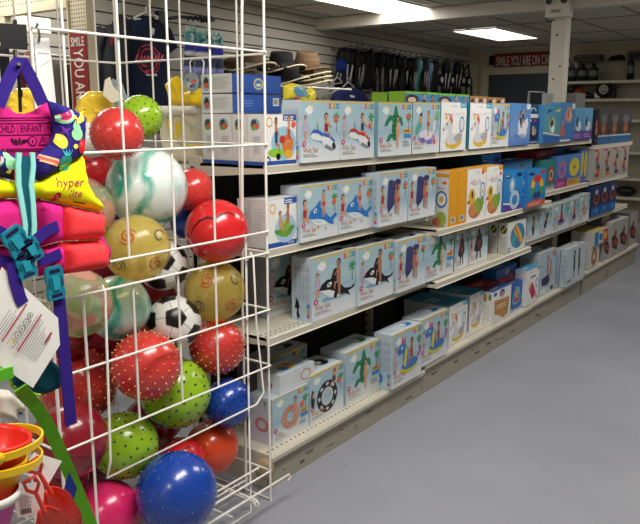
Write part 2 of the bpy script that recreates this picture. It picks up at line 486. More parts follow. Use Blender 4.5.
def rapid_boat(c):
    c.el(.5, .3, .24, .1, C(130,130,180)); c.el(.5,.36,.16,.07,C(60,50,90)); c.pg([(.42,.4),(.6,.4),(.56,.7),(.46,.7)], C(170,60,60))
    c.pg([(.48,.66),(.54,.66),(.56,.95),(.47,.95)], C(70,50,56)); c.el(.8,.72,.07,.2,C(90,190,196)); c.el(.2,.5,.05,.14,SKIN)
def surfer(c):
    c.pg([(.46,.88),(.54,.9),(.62,.6),(.56,.2),(.46,.16),(.4,.5)], C(40,34,36)); c.el(.5,.62,.07,.16,C(190,150,60)); c.el(.52,.4,.06,.1,C(60,40,36))
def black_whale(c):
    c.pg([(.62,.9),(.72,.8),(.6,.5),(.44,.14),(.3,.2),(.4,.5),(.52,.76)], C(24,24,30)); c.el(.4,.24,.08,.08,C(190,190,196)); c.el(.56,.6,.05,.09,SKIN2)
def star(c):
    pts = []
    for i in range(10):
        r = .26 if i % 2 == 0 else .12; a = pi/2+i*pi/5; pts.append((.5+r*cos(a), .42+r*sin(a)))
    c.pg(pts, C(206,110,90)); c.el(.5,.42,.08,.09,C(220,170,120)); stand(c,.4,.5,.4,SKIN,C(190,80,90))
def party(c):
    c.pg([(.2,.5),(.8,.5),(.7,.2),(.3,.2)], C(50,60,100)); stand(c,.5,.3,.6,SKIN,C(190,90,90)); sit(c,.35,.5,.3,SKIN2,C(40,60,110)); c.el(.8,.78,.08,.05,C(90,170,120))
def swan(c):
    w = C(226,228,236)
    c.el(.62, .3, .22, .12, w); c.pg([(.5,.3),(.58,.5),(.84,.66),(.9,.5),(.8,.3)], w); c.pg([(.42,.3),(.38,.56),(.48,.62),(.52,.56),(.46,.52),(.52,.32)], w); c.el(.62,.24,.2,.05,C(190,200,220))
def paddlers(c):
    c.grad((0,C(84,124,196)),(.3,C(120,156,206)),(.6,C(92,146,206)),(1,C(84,140,200))); swan(c)
    sit(c,.5,.52,.3,SKIN2,C(40,40,60)); sit(c,.62,.62,.3,SKIN,C(60,50,80)); c.rc(.78,.86,.98,.98,WHITE); c.el(.25,.66,.04,.05,C(214,120,130)); lines(c,.2,.24,.7,3,.03,C(70,90,150))
def white_unicorn(c):
    c.grad((0,C(238,238,238)),(1,C(240,240,240)))
    c.rc(.74,.88,1,1,C(90,170,200)); lines(c,.79,.95,.95,1,.02,WHITE,.02); lines(c,.36,.93,.66,2,.025,C(170,170,176))
    for i,ch in enumerate('unicorn'): c.tx(ch,.3+.094*i,.70+.006*i,.085,C(*[(200,70,90),(220,130,70),(190,80,130),(90,150,190),(110,150,200),(120,170,120),(220,170,80)][i]),.12,wmax=.09)
    lines(c,.16,.76,.4,1,.03,C(190,110,110),.02)
    w=C(214,214,218); g=C(170,170,178); y=C(222,184,60)
    c.el(.5,.2,.34,.15,w); c.pg([(.16,.2),(.24,.08),(.52,.03),(.76,.1),(.86,.24),(.6,.14),(.34,.13)],y)
    c.pg([(.24,.22),(.28,.46),(.2,.44),(.1,.4),(.08,.47),(.2,.6),(.32,.66),(.42,.58),(.46,.3)],w)
    c.pg([(.2,.62),(.12,.8),(.26,.68)],y); c.pg([(.3,.64),(.38,.76),(.46,.62),(.42,.5),(.38,.6)],C(206,120,70)); c.el(.24,.55,.02,.03,INK)
    c.pg([(.5,.26),(.66,.36),(.86,.34),(.8,.22),(.62,.16)],g); c.el(.1,.44,.03,.025,C(190,120,130))
    c.ring(.82,.54,.1,.17,.025,C(90,140,190)); c.el(.82,.54,.05,.09,C(226,228,232)); c.el(.78,.38,.05,.03,C(200,160,150))
def duck(c):
    c.grad((0,C(238,238,236)),(1,C(240,240,238))); c.rc(.74,.9,1,1,C(226,160,50))
    for i,ch in enumerate('duck'): c.tx(ch,.28+.12*i,.68,.13,C(*[(120,90,150),(200,70,90),(90,150,190),(190,120,90)][i]),.06,wmax=.11)
    lines(c,.42,.94,.7,2,.03,C(160,160,160)); lines(c,.18,.74,.32,1,.02,C(190,70,90),.02)
    c.el(.45,.2,.34,.17,C(198,106,88)); c.el(.62,.27,.24,.16,C(140,170,66)); c.el(.34,.2,.18,.12,C(208,140,84)); c.pg([(.66,.34),(.9,.46),(.92,.3),(.8,.14)],C(120,160,70))
    c.el(.27,.46,.17,.16,C(224,180,60)); c.el(.28,.5,.045,.075,INK); c.pg([(.14,.42),(.02,.38),(.06,.32),(.2,.34)],C(206,110,60))
    c.ring(.82,.56,.14,.16,.03,C(80,130,196)); c.el(.82,.56,.08,.09,C(222,224,226)); c.el(.82,.54,.05,.05,C(220,190,120))
def duck_side(c):
    c.grad((0,C(214,214,212)),(1,C(220,220,218))); c.rc(0,.9,1,.97,C(220,160,60))
    c.ring(.84,.5,.13,.16,.03,C(60,110,180)); c.el(.84,.5,.09,.1,WHITE); c.el(.84,.5,.05,.06,C(216,176,80)); c.el(.84,.13,.12,.15,C(150,170,70)); c.el(.74,.08,.1,.08,C(190,110,80))
    c.tx('duck',.74,.68,.05,C(120,80,110),wmax=.2); c.el(.9,.8,.05,.03,C(222,96,66))
def blue_print(kind):
    def f(c):
        c.grad((0,C(34,120,190)),(1,C(54,142,206)))
        if kind=='shower':
            c.pg([(0,0),(1,0),(1,.1),(.6,.08),(.3,.16),(0,.2)],C(96,70,150)); c.pg([(0,.2),(.3,.16),(.6,.08),(.6,.12),(.3,.2),(0,.24)],WHITE)
            c.ring(.58,.26,.26,.24,.12,C(186,206,222)); c.el(.42,.64,.14,.2,C(150,190,216)); c.el(.42,.66,.06,.1,C(220,228,234)); c.el(.58,.26,.1,.09,C(60,140,190))
            c.rc(.06,.84,.3,.92,C(24,54,110)); c.rc(.64,.84,.92,.94,C(24,54,110)); lines(c,.08,.9,.28,1,.02,WHITE,.02)
        elif kind=='rainbow':
            c.pg([(0,0),(1,0),(1,.12),(.5,.2),(0,.12)],C(206,86,50))
            for a,col in enumerate([(200,60,50),(230,180,60),(70,150,80),(40,70,140),(40,70,140),(70,150,80),(230,180,60),(200,60,50)]):
                c.ring(.52,.52,.34,.34,.19,C(*col),6,a*pi/4+pi/2,(a+1)*pi/4+pi/2)
            c.rc(.06,.86,.34,.94,C(24,54,110)); c.rc(.66,.88,.94,.96,C(200,60,50)); lines(c,.1,.1,.8,3,.03,WHITE)
        elif kind=='green':
            c.grad((0,C(200,210,206)),(.2,C(40,120,110)),(1,C(44,130,126))); c.ring(.56,.5,.3,.28,.14,C(190,50,56)); c.ring(.56,.5,.18,.17,.05,C(220,220,210)); c.el(.56,.5,.12,.11,C(60,90,80)); lines(c,.1,.12,.9,2,.04,C(160,60,60))
        elif kind=='donut':
            c.grad((0,C(160,40,120)),(.24,C(150,50,130)),(.3,C(80,110,180)),(1,C(86,130,196))); c.ring(.54,.56,.3,.26,.16,C(176,96,160)); c.ring(.54,.56,.3,.26,.04,C(196,150,110)); lines(c,.1,.18,.9,3,.05,C(220,150,200),.02)
        elif kind=='yellow':
            c.grad((0,C(200,170,70)),(.2,C(190,160,70)),(.26,C(66,120,190)),(1,C(90,140,200))); c.ring(.5,.58,.38,.3,.3,C(214,196,70)); c.el(.5,.58,.08,.06,C(120,110,50)); lines(c,.1,.16,.9,3,.05,C(150,90,50),.02)
        elif kind=='banana':
            c.grad((0,C(50,90,170)),(1,C(80,120,190))); c.el(.5,.56,.4,.4,C(216,194,70),-.06); c.el(.5,.56,.14,.2,C(176,150,60),-.06); lines(c,.2,.1,.8,2,.03,WHITE)
        elif kind=='conch':
            c.grad((0,C(70,120,190)),(1,C(82,140,200))); c.rc(.1,0,.75,.05,WHITE)
            c.pg([(.3,.62),(.5,.9),(.75,.86),(.86,.62),(.7,.48),(.5,.5)],C(206,150,130)); c.el(.62,.66,.16,.12,C(226,180,160)); c.el(.55,.68,.05,.12,C(160,90,80)); c.pg([(.06,.14),(.16,.44),(.3,.5),(.4,.16)],C(196,110,80)); c.el(.24,.5,.06,.05,SKIN); c.rc(.78,.84,.98,.98,WHITE)
        elif kind=='lagoon':
            c.grad((0,C(50,100,180)),(.2,C(46,96,170)),(.24,C(90,150,160)),(1,C(80,150,180))); c.pg([(0,.26),(.5,.2),(1,.16),(1,.2),(.5,.25),(0,.3)],C(200,210,200))
            c.el(.5,.48,.2,.2,C(150,190,170)); c.el(.48,.5,.09,.12,C(50,56,60)); c.el(.55,.36,.1,.1,WHITE,.3); c.pg([(.1,.78),(.3,.9),(.5,.86),(.3,.8)],C(40,80,170)); c.pg([(.6,.84),(1,.92),(.9,.82)],C(206,206,130)); c.el(.42,.64,.05,.08,C(190,110,80))
        elif kind=='swanp':
            c.grad((0,C(96,70,150)),(.28,C(100,80,160)),(.32,C(96,160,206)),(1,C(110,176,214))); c.el(.52,.4,.28,.13,C(216,220,228)); c.pg([(.3,.4),(.24,.6),(.36,.72),(.46,.7),(.4,.6),(.46,.42)],C(30,32,44)); c.el(.62,.48,.14,.1,C(226,228,232)); lines(c,.1,.2,.9,3,.05,C(200,160,210),.02)
        elif kind=='splash':
            c.grad((0,C(30,60,120)),(1,C(24,62,118))); c.el(.5,.34,.36,.2,C(30,32,40)); c.el(.5,.44,.2,.12,C(170,160,140)); c.el(.42,.6,.1,.1,C(190,160,120)); c.el(.66,.5,.06,.14,C(140,150,150)); c.rc(.5,.86,.7,.95,C(190,60,60)); c.rc(.1,.86,.2,.95,WHITE); c.rc(.14,.06,.9,.08,WHITE)
        elif kind=='people':
            c.grad((0,C(70,130,190)),(1,C(80,150,200))); c.el(.3,.3,.18,.5,C(80,50,40)); c.el(.3,.3,.12,.4,C(200,170,150)); sit(c,.62,.2,.7,SKIN,C(40,60,120)); sit(c,.85,.2,.6,SKIN2,C(160,60,60))
    return f
def orange_dark(c):
    c.grad((0,C(28,30,50)),(.25,C(40,40,70)),(1,C(30,34,60))); c.el(.5,.6,.3,.12,C(200,100,60)); c.el(.5,.4,.36,.12,C(206,112,64)); c.rc(.3,.1,.8,.18,C(120,60,50))
def hero_dark(c):
    c.grad((0,C(56,110,160)),(.2,C(50,96,140)),(.24,C(190,210,214)),(.27,C(60,56,58)),(1,C(74,70,72)))
    c.el(.5,.52,.26,.24,C(40,36,38)); c.el(.5,.46,.2,.2,C(158,96,66)); c.el(.42,.52,.04,.03,INK); c.el(.58,.52,.04,.03,INK); c.el(.5,.72,.3,.14,C(96,100,104)); c.pg([(.4,.36),(.6,.36),(.5,.3)],C(90,40,34))
def bones(n):
    def f(c):
        c.grad((0,C(164,162,158)),(1,C(170,168,164)))
        for i in range(6): c.el(.5+.1*sin(i*1.3+n), .15+.13*i, .24-.02*i, .085, C(*[(160,70,50),(190,110,70),(90,60,60),(120,120,130)][(i+n) % 4]))
        c.rc(.1,.9,.5,.96,C(190,60,60))
    return f
def dark_blue(c):
    c.grad((0,C(36,100,170)),(.3,C(36,86,150)),(.36,C(34,50,90)),(1,C(40,56,96))); c.el(.5,.56,.32,.2,C(150,70,60)); c.el(.5,.6,.2,.14,C(60,40,50)); c.el(.5,.8,.16,.08,C(180,190,200)); c.el(.6,.18,.2,.08,C(60,130,190))
def beach_ball(c):
    c.grad((0,C(220,222,220)),(1,C(226,226,224))); c.el(.55,.5,.4,.42,C(60,130,180)); c.pg([(.2,.3),(.4,.8),(.6,.9),(.5,.6),(.4,.2)],C(80,160,160)); c.pg([(.3,.76),(.5,.5),(.72,.2),(.86,.3),(.7,.6),(.46,.88)],C(224,190,60)); c.pg([(.34,.8),(.54,.52),(.66,.2),(.72,.2),(.6,.56),(.42,.84)],C(200,90,60)); c.ring(.1,.1,.08,.09,.03,C(40,70,140))
def crate_front(c):
    c.grad((0,C(232,230,226)),(1,C(234,232,228))); c.pg([(.1,.72),(.92,.66),(.86,.16),(.6,.06),(.4,.2),(.14,.3)],C(190,142,84))
    for i in range(3): c.pg([(.12,.62-.13*i),(.9,.56-.13*i),(.9,.54-.13*i),(.12,.6-.13*i)],C(150,104,60))
    lines(c,.24,.54,.76,2,.07,C(226,206,170),.035); c.el(.5,.86,.14,.12,C(50,80,140)); c.el(.5,.82,.08,.09,SKIN); c.el(.14,.9,.1,.06,C(60,100,180))
def raft(c):
    c.grad((0,C(220,226,232)),(.16,C(40,90,170)),(1,C(46,100,184))); c.pg([(.1,.3),(.16,.6),(.4,.86),(.7,.8),(.9,.4),(.7,.24),(.3,.22)],C(110,180,216)); c.el(.5,.46,.3,.14,C(40,120,190)); c.el(.48,.56,.16,.2,C(206,150,80)); c.el(.5,.36,.3,.06,C(190,60,60)); c.rc(.1,.06,.8,.12,C(40,90,170))
def popsicle(c):
    c.grad((0,C(234,234,234)),(1,C(238,238,238))); c.pg([(.14,.5),(.3,.64),(.5,.58),(.74,.3),(.66,.18),(.46,.14)],C(186,40,96)); c.pg([(.14,.5),(.3,.64),(.4,.6),(.26,.42)],C(214,190,80)); c.pg([(.66,.22),(.92,.06),(.96,.1),(.74,.3)],C(214,170,120)); c.ring(.82,.56,.12,.13,.03,C(80,130,190))
    lines(c,.26,.8,.74,1,.03,C(120,80,160),.05); c.rc(.8,.92,1,1,C(100,170,200)); lines(c,.2,.92,.6,2,.03,C(150,150,160))
def frog(c):
    c.grad((0,C(232,232,228)),(1,C(236,236,232))); c.rc(0,0,1,.1,C(44,84,170)); c.rc(.58,.86,1,1,C(46,86,170)); lines(c,.62,.95,.94,2,.045,WHITE,.022); c.tx('INTEX',.7,.025,.05,WHITE,wmax=.25)
    c.ring(.2,.8,.09,.1,.025,C(214,160,60))
    for a in range(10): c.pg([(.2+.1*cos(a*.63),.8+.11*sin(a*.63)),(.2+.1*cos(a*.63+.12),.8+.11*sin(a*.63+.12)),(.2+.16*cos(a*.63+.06),.8+.18*sin(a*.63+.06))],C(222,176,80))
    c.el(.62,.36,.36,.3,C(170,200,222)); c.el(.6,.3,.24,.12,C(110,160,60)); c.el(.64,.44,.14,.12,C(140,180,70)); c.el(.8,.34,.12,.06,C(90,150,60),.4); c.el(.36,.3,.12,.05,C(90,150,60),-.3); c.el(.6,.5,.03,.04,C(220,210,80)); c.el(.72,.5,.03,.04,C(220,210,80))
    sit(c,.44,.4,.34,SKIN,SKIN,C(70,44,36)); sit(c,.7,.52,.36,SKIN2,SKIN2,C(44,28,24),-1)
def rocker(c):
    c.grad((0,C(234,234,232)),(1,C(236,236,234))); c.rc(0,0,1,.08,C(44,84,160)); c.rc(.58,.87,1,1,C(50,80,150)); lines(c,.62,.955,.94,2,.045,WHITE,.022)
    c.el(.6,.42,.4,.34,C(150,196,220)); c.ring(.16,.84,.09,.1,.025,C(214,160,60))
    for a in range(9): c.pg([(.16+.1*cos(a*.7),.84+.11*sin(a*.7)),(.16+.1*cos(a*.7+.14),.84+.11*sin(a*.7+.14)),(.16+.15*cos(a*.7+.07),.84+.16*sin(a*.7+.07))],C(222,176,80))
    c.el(.36,.24,.26,.09,C(140,196,60)); c.el(.72,.4,.18,.2,C(214,120,50)); c.el(.74,.2,.14,.09,C(222,170,60)); c.el(.42,.16,.07,.07,INK); c.ring(.1,.09,.08,.09,.03,C(40,70,140))
    sit(c,.36,.44,.5,SKIN2,C(60,66,90),C(30,24,22)); sit(c,.76,.5,.48,SKIN,C(190,80,60),C(120,70,40),-1); c.el(.55,.5,.1,.08,C(190,60,50))
def spine_print(c):
    c.grad((0,C(44,84,160)),(.07,C(44,84,160)),(.075,C(214,214,212)),(1,C(220,220,218))); c.el(.45,.8,.32,.12,C(130,170,190)); c.el(.4,.8,.18,.1,C(60,60,64)); c.el(.5,.76,.2,.06,C(206,90,60)); c.el(.36,.72,.16,.04,C(110,160,70)); c.rc(.3,.2,.8,.58,C(200,200,200)); lines(c,.34,.55,.78,9,.035,C(140,140,144))
def picto_side(c, mini=None):
    c.grad((0,C(176,204,218)),(.2,C(170,190,204)),(1,C(186,198,210)))
    for i in range(4):
        for j in range(4):
            c.rc(.12+.2*j,.78-.14*i,.27+.2*j,.86-.14*i,C(160,172,186)); lines(c,.12+.2*j,.76-.14*i,.27+.2*j,2,.02,C(150,160,172),.006)
    for k,col in enumerate([(200,70,110),(150,170,90),(80,120,180)]): c.rc(.76,.06+.08*k,.9,.12+.08*k,C(*col))
    if mini: mini(c)
def mini_orca(c): c.pg([(.24,.36),(.34,.3),(.4,.22),(.34,.16),(.42,.06),(.3,.02),(.24,.1),(.28,.18),(.16,.2)],INK)
def mini_col(col):
    return lambda c: c.el(.34,.18,.18,.1,C(*col))
def pic_top(col):
    def f(c):
        c.grad((0,C(206,216,222)),(1,C(196,210,220))); c.rc(0,0,1,.05,C(214,186,96)); c.el(.72,.5,.16,.22,C(*col)); c.el(.66,.56,.08,.14,WHITE); lines(c,.08,.6,.45,3,.09,C(150,170,186),.03)
    return f
def flat_top(col):
    return lambda c: (c.grad((0,C(*col)),(1,C(*col))), lines(c,.1,.6,.6,2,.14,WHITE,.06))
def plain_side(col, col2=None):
    def f(c):
        c.grad((0,C(*col)),(1,C(*col)))
        if col2: lines(c,.25,.8,.8,8,.06,C(*col2),.02)
    return f
def barcode(c, x, y, w, h, n=12):
    c.rc(x,y,x+w,y+h,WHITE); rr = random.Random(5)
    for i in range(n):
        a = x+w*(.08+.84*i/n); c.rc(a,y+h*.15,a+w*.84/n*rr.uniform(.3,.7),y+h*.9,INK)
def spine_orange(c):
    c.grad((0,C(224,156,36)),(1,C(228,160,40))); barcode(c,.3,.06,.5,.1,7)
def label_end(c):
    c.grad((0,C(206,206,204)),(1,C(212,212,210))); c.el(.16,.5,.13,.4,C(150,180,190)); c.el(.16,.55,.08,.28,C(60,50,50)); c.el(.17,.4,.08,.15,C(200,90,60)); lines(c,.36,.8,.92,7,.09,C(160,160,160),.03)
def logo_blue(c):
    c.grad((0,C(40,76,150)),(1,C(46,84,160))); c.ring(.52,.5,.1,.32,.03,C(190,180,120)); c.el(.52,.5,.07,.22,C(60,110,170)); c.el(.52,.45,.05,.08,C(210,210,190))
def code_blue(c):
    c.grad((0,C(40,76,150)),(1,C(46,84,160))); lines(c,.2,.66,.45,3,.13,C(120,150,200),.03); barcode(c,.82,.4,.13,.42,9)
def ten_front(c):
    c.grad((0,C(214,218,220)),(1,C(206,214,220))); c.tx('10',.38,.2,.6,C(196,200,206),wmax=.4); c.ring(.74,.5,.16,.34,.05,C(190,160,150))
def ten_side(c):
    c.grad((0,C(216,220,222)),(1,C(210,216,220))); barcode(c,.4,.16,.3,.4,10)
def ten_top(c):
    c.grad((0,C(200,214,222)),(1,C(196,210,218))); c.el(.46,.5,.2,.3,C(222,180,70)); c.el(.36,.4,.12,.2,C(70,130,190)); c.el(.56,.6,.08,.12,C(206,110,80)); lines(c,.7,.7,.95,4,.12,C(120,140,150),.03)
def triple(c):
    c.grad((0,C(206,206,200)),(1,C(210,210,204)))
    c.rc(0,0,.3,1,C(60,120,190)); c.rc(.3,0,.66,1,C(200,206,206)); c.rc(.66,0,1,1,C(206,70,50)); c.el(.48,.5,.14,.3,C(70,110,160)); c.el(.82,.5,.1,.3,C(230,190,90))
def brown_ring(c):
    c.grad((0,C(214,212,208)),(1,C(216,214,210))); c.ring(.5,.48,.3,.38,.2,C(168,112,72)); c.el(.5,.48,.1,.13,C(226,222,214)); c.el(.6,.66,.05,.06,C(220,180,140)); lines(c,.1,.1,.6,2,.03,C(150,120,120))
def red_float(c):
    c.grad((0,C(172,170,168)),(.45,C(172,167,165)),(1,C(166,164,162))); c.pg([(.04,.56),(.2,.28),(.8,.14),(.96,.4),(.6,.56),(.3,.64)],C(64,34,34)); c.pg([(.24,.5),(.46,.3),(.86,.26),(.78,.46)],C(150,62,50)); c.el(.5,.66,.14,.1,C(120,70,60)); lines(c,.1,.12,.8,2,.04,C(150,120,120))
def tall_front(c):
    c.grad((0,C(200,214,222)),(1,C(190,206,216)))
    for x in (.36,.62): c.pg([(x,.36),(x+.1,.36),(x+.07,.8),(x-.02,.8)],C(60,66,84)); c.el(x+.03,.86,.05,.05,HAIR); c.pg([(x+.02,.36),(x+.08,.36),(x+.06,.14),(x+.02,.14)],C(120,110,120))
    c.rc(.06,.08,.3,.16,C(120,140,160))
def big_front(c):
    c.grad((0,C(196,212,220)),(.3,C(176,196,208)),(1,C(170,196,210))); c.pg([(.1,.4),(.6,.46),(.64,.28),(.5,.2),(.12,.24)],C(36,44,80)); sit(c,.46,.5,.4,SKIN2,SKIN2); sit(c,.66,.46,.3,SKIN,C(190,70,80)); c.rc(.05,.05,.4,.16,WHITE); c.rc(.76,.84,.97,.94,C(200,120,90)); c.el(.8,.1,.1,.06,C(60,70,100))
def green_people(c):
    c.grad((0,C(110,160,60)),(1,C(120,170,60))); c.strip(green_strip,.76)
def green_strip(c):
    c.grad((0,C(60,130,180)),(.84,C(70,140,186)),(.86,C(120,180,60)),(1,C(126,184,66))); c.el(.2,.5,.2,.3,C(80,50,40)); c.el(.2,.42,.12,.2,C(210,190,170)); sit(c,.56,.2,.7,SKIN,C(40,50,110)); sit(c,.82,.2,.6,SKIN2,C(150,60,70))
def brown_faces(c):
    c.grad((0,C(150,110,70)),(1,C(170,124,76))); c.strip(brown_strip,.76)
def brown_strip(c):
    c.grad((0,C(120,90,66)),(1,C(176,130,80)))
    for i in range(4): c.el(.14+.24*i,.5+.1*(i%2),.09,.28,[C(60,40,36),C(220,214,206)][i%2]); c.el(.14+.24*i,.4,.05,.14,C(206,150,110))
def red_flat(c): c.grad((0,C(150,40,44)),(1,C(160,46,48))); lines(c,.1,.7,.6,2,.2,C(210,150,150),.08)
def wave_dark(c): c.grad((0,C(220,224,226)),(.3,C(224,226,228)),(.31,C(30,60,100)),(1,C(36,70,110))); c.ring(.5,.5,.3,.3,.08,C(200,206,212),16,0,pi); c.el(.3,.6,.1,.1,C(90,180,180))
def dark_flat(c): c.grad((0,C(70,70,74)),(1,C(90,90,92)))

def carton(name, label, cat, X, y0, y1, z, h, d, front, side=None, top=None, base=(190,200,208), right=None, sticker=None, group=None):
    """a closed carton: printed front towards +X, side towards -Y, lid up"""
    w = y1-y0; mb = MB(); mb.box((X-d, y0, z), (X, y1, z+h), 0, C(*base))
    a = Art(lambda u, v, e: (X+e, y0+u*w, z+v*h), w, h); front(a); a.emit(mb)
    if side:
        a = Art(lambda u, v, e: (X-d+u*d, y0-e, z+v*h), d, h); side(a); a.emit(mb)
    if top:
        a = Art(lambda u, v, e: (X-v*d, y0+u*w, z+h+e), w, d); top(a); a.emit(mb)
    # glued lid flap seam along the front top edge
    mb.box((X-.0012, y0+.004, z+h-.0035), (X+.0006, y1-.004, z+h-.002), 0, C(*[int(q*.8) for q in base]))
    o = mb.build(name, CARD); tag(o, label, cat, group)
    if sticker:
        u, v = sticker; s = MB(); pts = []
        for i in range(20):
            r = .0105 if i % 2 else .0128; pts.append((X+.0045, y0+u*w+r*cos(i*pi/10), z+v*h+r*sin(i*pi/10)))
        bk = [(p[0]-.0035, p[1], p[2]) for p in pts]; n = 20
        s.add(pts+bk, [tuple(range(n))]+[(i, i+n, (i+1) % n+n, (i+1) % n) for i in range(n)], 0, C(232,96,70))
        s.build('price_sticker', CARD, o)['label'] = 'orange starburst price sticker'
    return o
# ------------------------------------------------------------------ the room
M_slat = mat('slatwall_grey', (196,191,180), .55, var=.03, scale=3)
M_groove = mat('slat_groove', (60,54,46), .8)
M_ceil = None
def ceil_tile():
    m = bpy.data.materials.new('ceiling_tile'); m.use_nodes = True; nt = m.node_tree; b = nt.nodes['Principled BSDF']
    tc = nt.nodes.new('ShaderNodeTexCoord'); n = nt.nodes.new('ShaderNodeTexNoise'); n.inputs['Scale'].default_value = 60; n.inputs['Detail'].default_value = 6
    nt.links.new(tc.outputs['Object'], n.inputs['Vector'])
    cr = nt.nodes.new('ShaderNodeValToRGB'); cr.color_ramp.elements[0].position = .35; cr.color_ramp.elements[0].color = (*lin((196,190,178)),1); cr.color_ramp.elements[1].position = .6; cr.color_ramp.elements[1].color = (*lin((212,207,196)),1)
    nt.links.new(n.outputs['Fac'], cr.inputs['Fac']); nt.links.new(cr.outputs['Color'], b.inputs['Base Color']); b.inputs['Roughness'].default_value = .9
    return m
M_ceil = ceil_tile()
def floor_mat():
    m = bpy.data.materials.new('grey_floor_paint'); m.use_nodes = True; nt = m.node_tree; b = nt.nodes['Principled BSDF']
    tc = nt.nodes.new('ShaderNodeTexCoord'); n = nt.nodes.new('ShaderNodeTexNoise'); n.inputs['Scale'].default_value = 1.3; n.inputs['Detail'].default_value = 8
    nt.links.new(tc.outputs['Object'], n.inputs['Vector'])
    cr = nt.nodes.new('ShaderNodeValToRGB'); cr.color_ramp.elements[0].color = (*lin((143,145,155)),1); cr.color_ramp.elements[1].color = (*lin((156,158,167)),1)
    cr.color_ramp.elements[0].position = .3; cr.color_ramp.elements[1].position = .7
    nt.links.new(n.outputs['Fac'], cr.inputs['Fac'])
    v = nt.nodes.new('ShaderNodeTexVoronoi'); v.inputs['Scale'].default_value = 5; nt.links.new(tc.outputs['Object'], v.inputs['Vector'])
    th = nt.nodes.new('ShaderNodeMath'); th.operation = 'LESS_THAN'; th.inputs[1].default_value = .035; nt.links.new(v.outputs['Distance'], th.inputs[0])
    mx = nt.nodes.new('ShaderNodeMix'); mx.data_type = 'RGBA'; nt.links.new(th.outputs[0], mx.inputs[0]); nt.links.new(cr.outputs['Color'], mx.inputs[6]); mx.inputs[7].default_value = (*lin((122,120,122)),1)
    nt.links.new(mx.outputs[2], b.inputs['Base Color']); b.inputs['Roughness'].default_value = .42; b.inputs['Specular IOR Level'].default_value = .4
    n2 = nt.nodes.new('ShaderNodeTexNoise'); n2.inputs['Scale'].default_value = 30; nt.links.new(tc.outputs['Object'], n2.inputs['Vector'])
    bp = nt.nodes.new('ShaderNodeBump'); bp.inputs['Strength'].default_value = .08; bp.inputs['Distance'].default_value = .01
    nt.links.new(n2.outputs['Fac'], bp.inputs['Height']); nt.links.new(bp.outputs['Normal'], b.inputs['Normal'])
    return m
def peg_mat(name, rgb, pitch=.0254, hole=.2, dark=(40,36,30), axes='XZ'):
    m = bpy.data.materials.new(name); m.use_nodes = True; nt = m.node_tree; b = nt.nodes['Principled BSDF']
    tc = nt.nodes.new('ShaderNodeTexCoord'); sp = nt.nodes.new('ShaderNodeSeparateXYZ'); nt.links.new(tc.outputs['Object'], sp.inputs[0])
    sq = []
    for a in axes:
        d = nt.nodes.new('ShaderNodeMath'); d.operation = 'DIVIDE'; d.inputs[1].default_value = pitch; nt.links.new(sp.outputs[a], d.inputs[0])
        f = nt.nodes.new('ShaderNodeMath'); f.operation = 'FLOORED_MODULO'; f.inputs[1].default_value = 1; nt.links.new(d.outputs[0], f.inputs[0])
        s = nt.nodes.new('ShaderNodeMath'); s.operation = 'SUBTRACT'; s.inputs[1].default_value = .5; nt.links.new(f.outputs[0], s.inputs[0])
        p = nt.nodes.new('ShaderNodeMath'); p.operation = 'MULTIPLY'; nt.links.new(s.outputs[0], p.inputs[0]); nt.links.new(s.outputs[0], p.inputs[1]); sq.append(p)
    ad = nt.nodes.new('ShaderNodeMath'); ad.operation = 'ADD'; nt.links.new(sq[0].outputs[0], ad.inputs[0]); nt.links.new(sq[1].outputs[0], ad.inputs[1])
    lt = nt.nodes.new('ShaderNodeMath'); lt.operation = 'LESS_THAN'; lt.inputs[1].default_value = hole*hole; nt.links.new(ad.outputs[0], lt.inputs[0])
    mx = nt.nodes.new('ShaderNodeMix'); mx.data_type = 'RGBA'; nt.links.new(lt.outputs[0], mx.inputs[0])
    mx.inputs[6].default_value = (*lin(rgb),1); mx.inputs[7].default_value = (*lin(dark),1)
    nt.links.new(mx.outputs[2], b.inputs['Base Color']); b.inputs['Roughness'].default_value = .6
    return m
M_cream = mat('cream_paint', (206,196,168), .6, var=.04, scale=4)
M_pegcream = peg_mat('cream_pegboard', (208,198,168))
M_pegwall = peg_mat('grey_pegboard_wall', (176,170,154), .0254, .17, (96,90,78))
M_pegblack = peg_mat('black_pegboard', (30,29,29), .0381, .16, (6,6,6), 'YZ')
M_white = mat('white_powder_coat', (226,222,210), .4, var=.02)
M_wire = mat('white_coated_wire', (240,237,230), .3, var=.02, coat=.3)
M_dark = mat('black_plastic', (18,18,20), .45)
M_postp = mat('white_painted_wood', (212,207,194), .6, var=.06, scale=6)
CEIL = 2.46; YB = 10.5
def wall_x(y): return -4.46 - .08*(y-4.58)
mb = MB(); mb.box((-8,-2,-.1), (3,YB+.2,0)); struct(mb.build('floor', floor_mat(), origin=(0,0,0)))
# slatwall along the left side: boards with open grooves between
mb = MB(); y0, y1 = -2.0, YB; pitch = .0885; z = 2.385 - 27*pitch
while z < CEIL:
    a, b = max(0, z+.004), min(CEIL, z+pitch-.007)
    if b > a:
        for off0, off1, lo, hi, mi in ((0, .016, a, b, 0), (.016, .03, a-.011, b, 1)):
            mb.add([(wall_x(y0)-off0,y0,lo),(wall_x(y1)-off0,y1,lo),(wall_x(y1)-off0,y1,hi),(wall_x(y0)-off0,y0,hi),
                    (wall_x(y0)-off1,y0,lo),(wall_x(y1)-off1,y1,lo),(wall_x(y1)-off1,y1,hi),(wall_x(y0)-off1,y0,hi)],
                   [(0,1,2,3),(4,7,6,5),(0,4,5,1),(3,2,6,7),(0,3,7,4),(1,5,6,2)], mi)
    z += pitch
for yj in (5.3, 7.75):   # joints between slatwall sheets
    mb.box((wall_x(yj)-.002, yj-.002, 0), (wall_x(yj)+.0008, yj+.002, CEIL), 1)
struct(mb.build('wall_left', [M_slat, M_groove]))
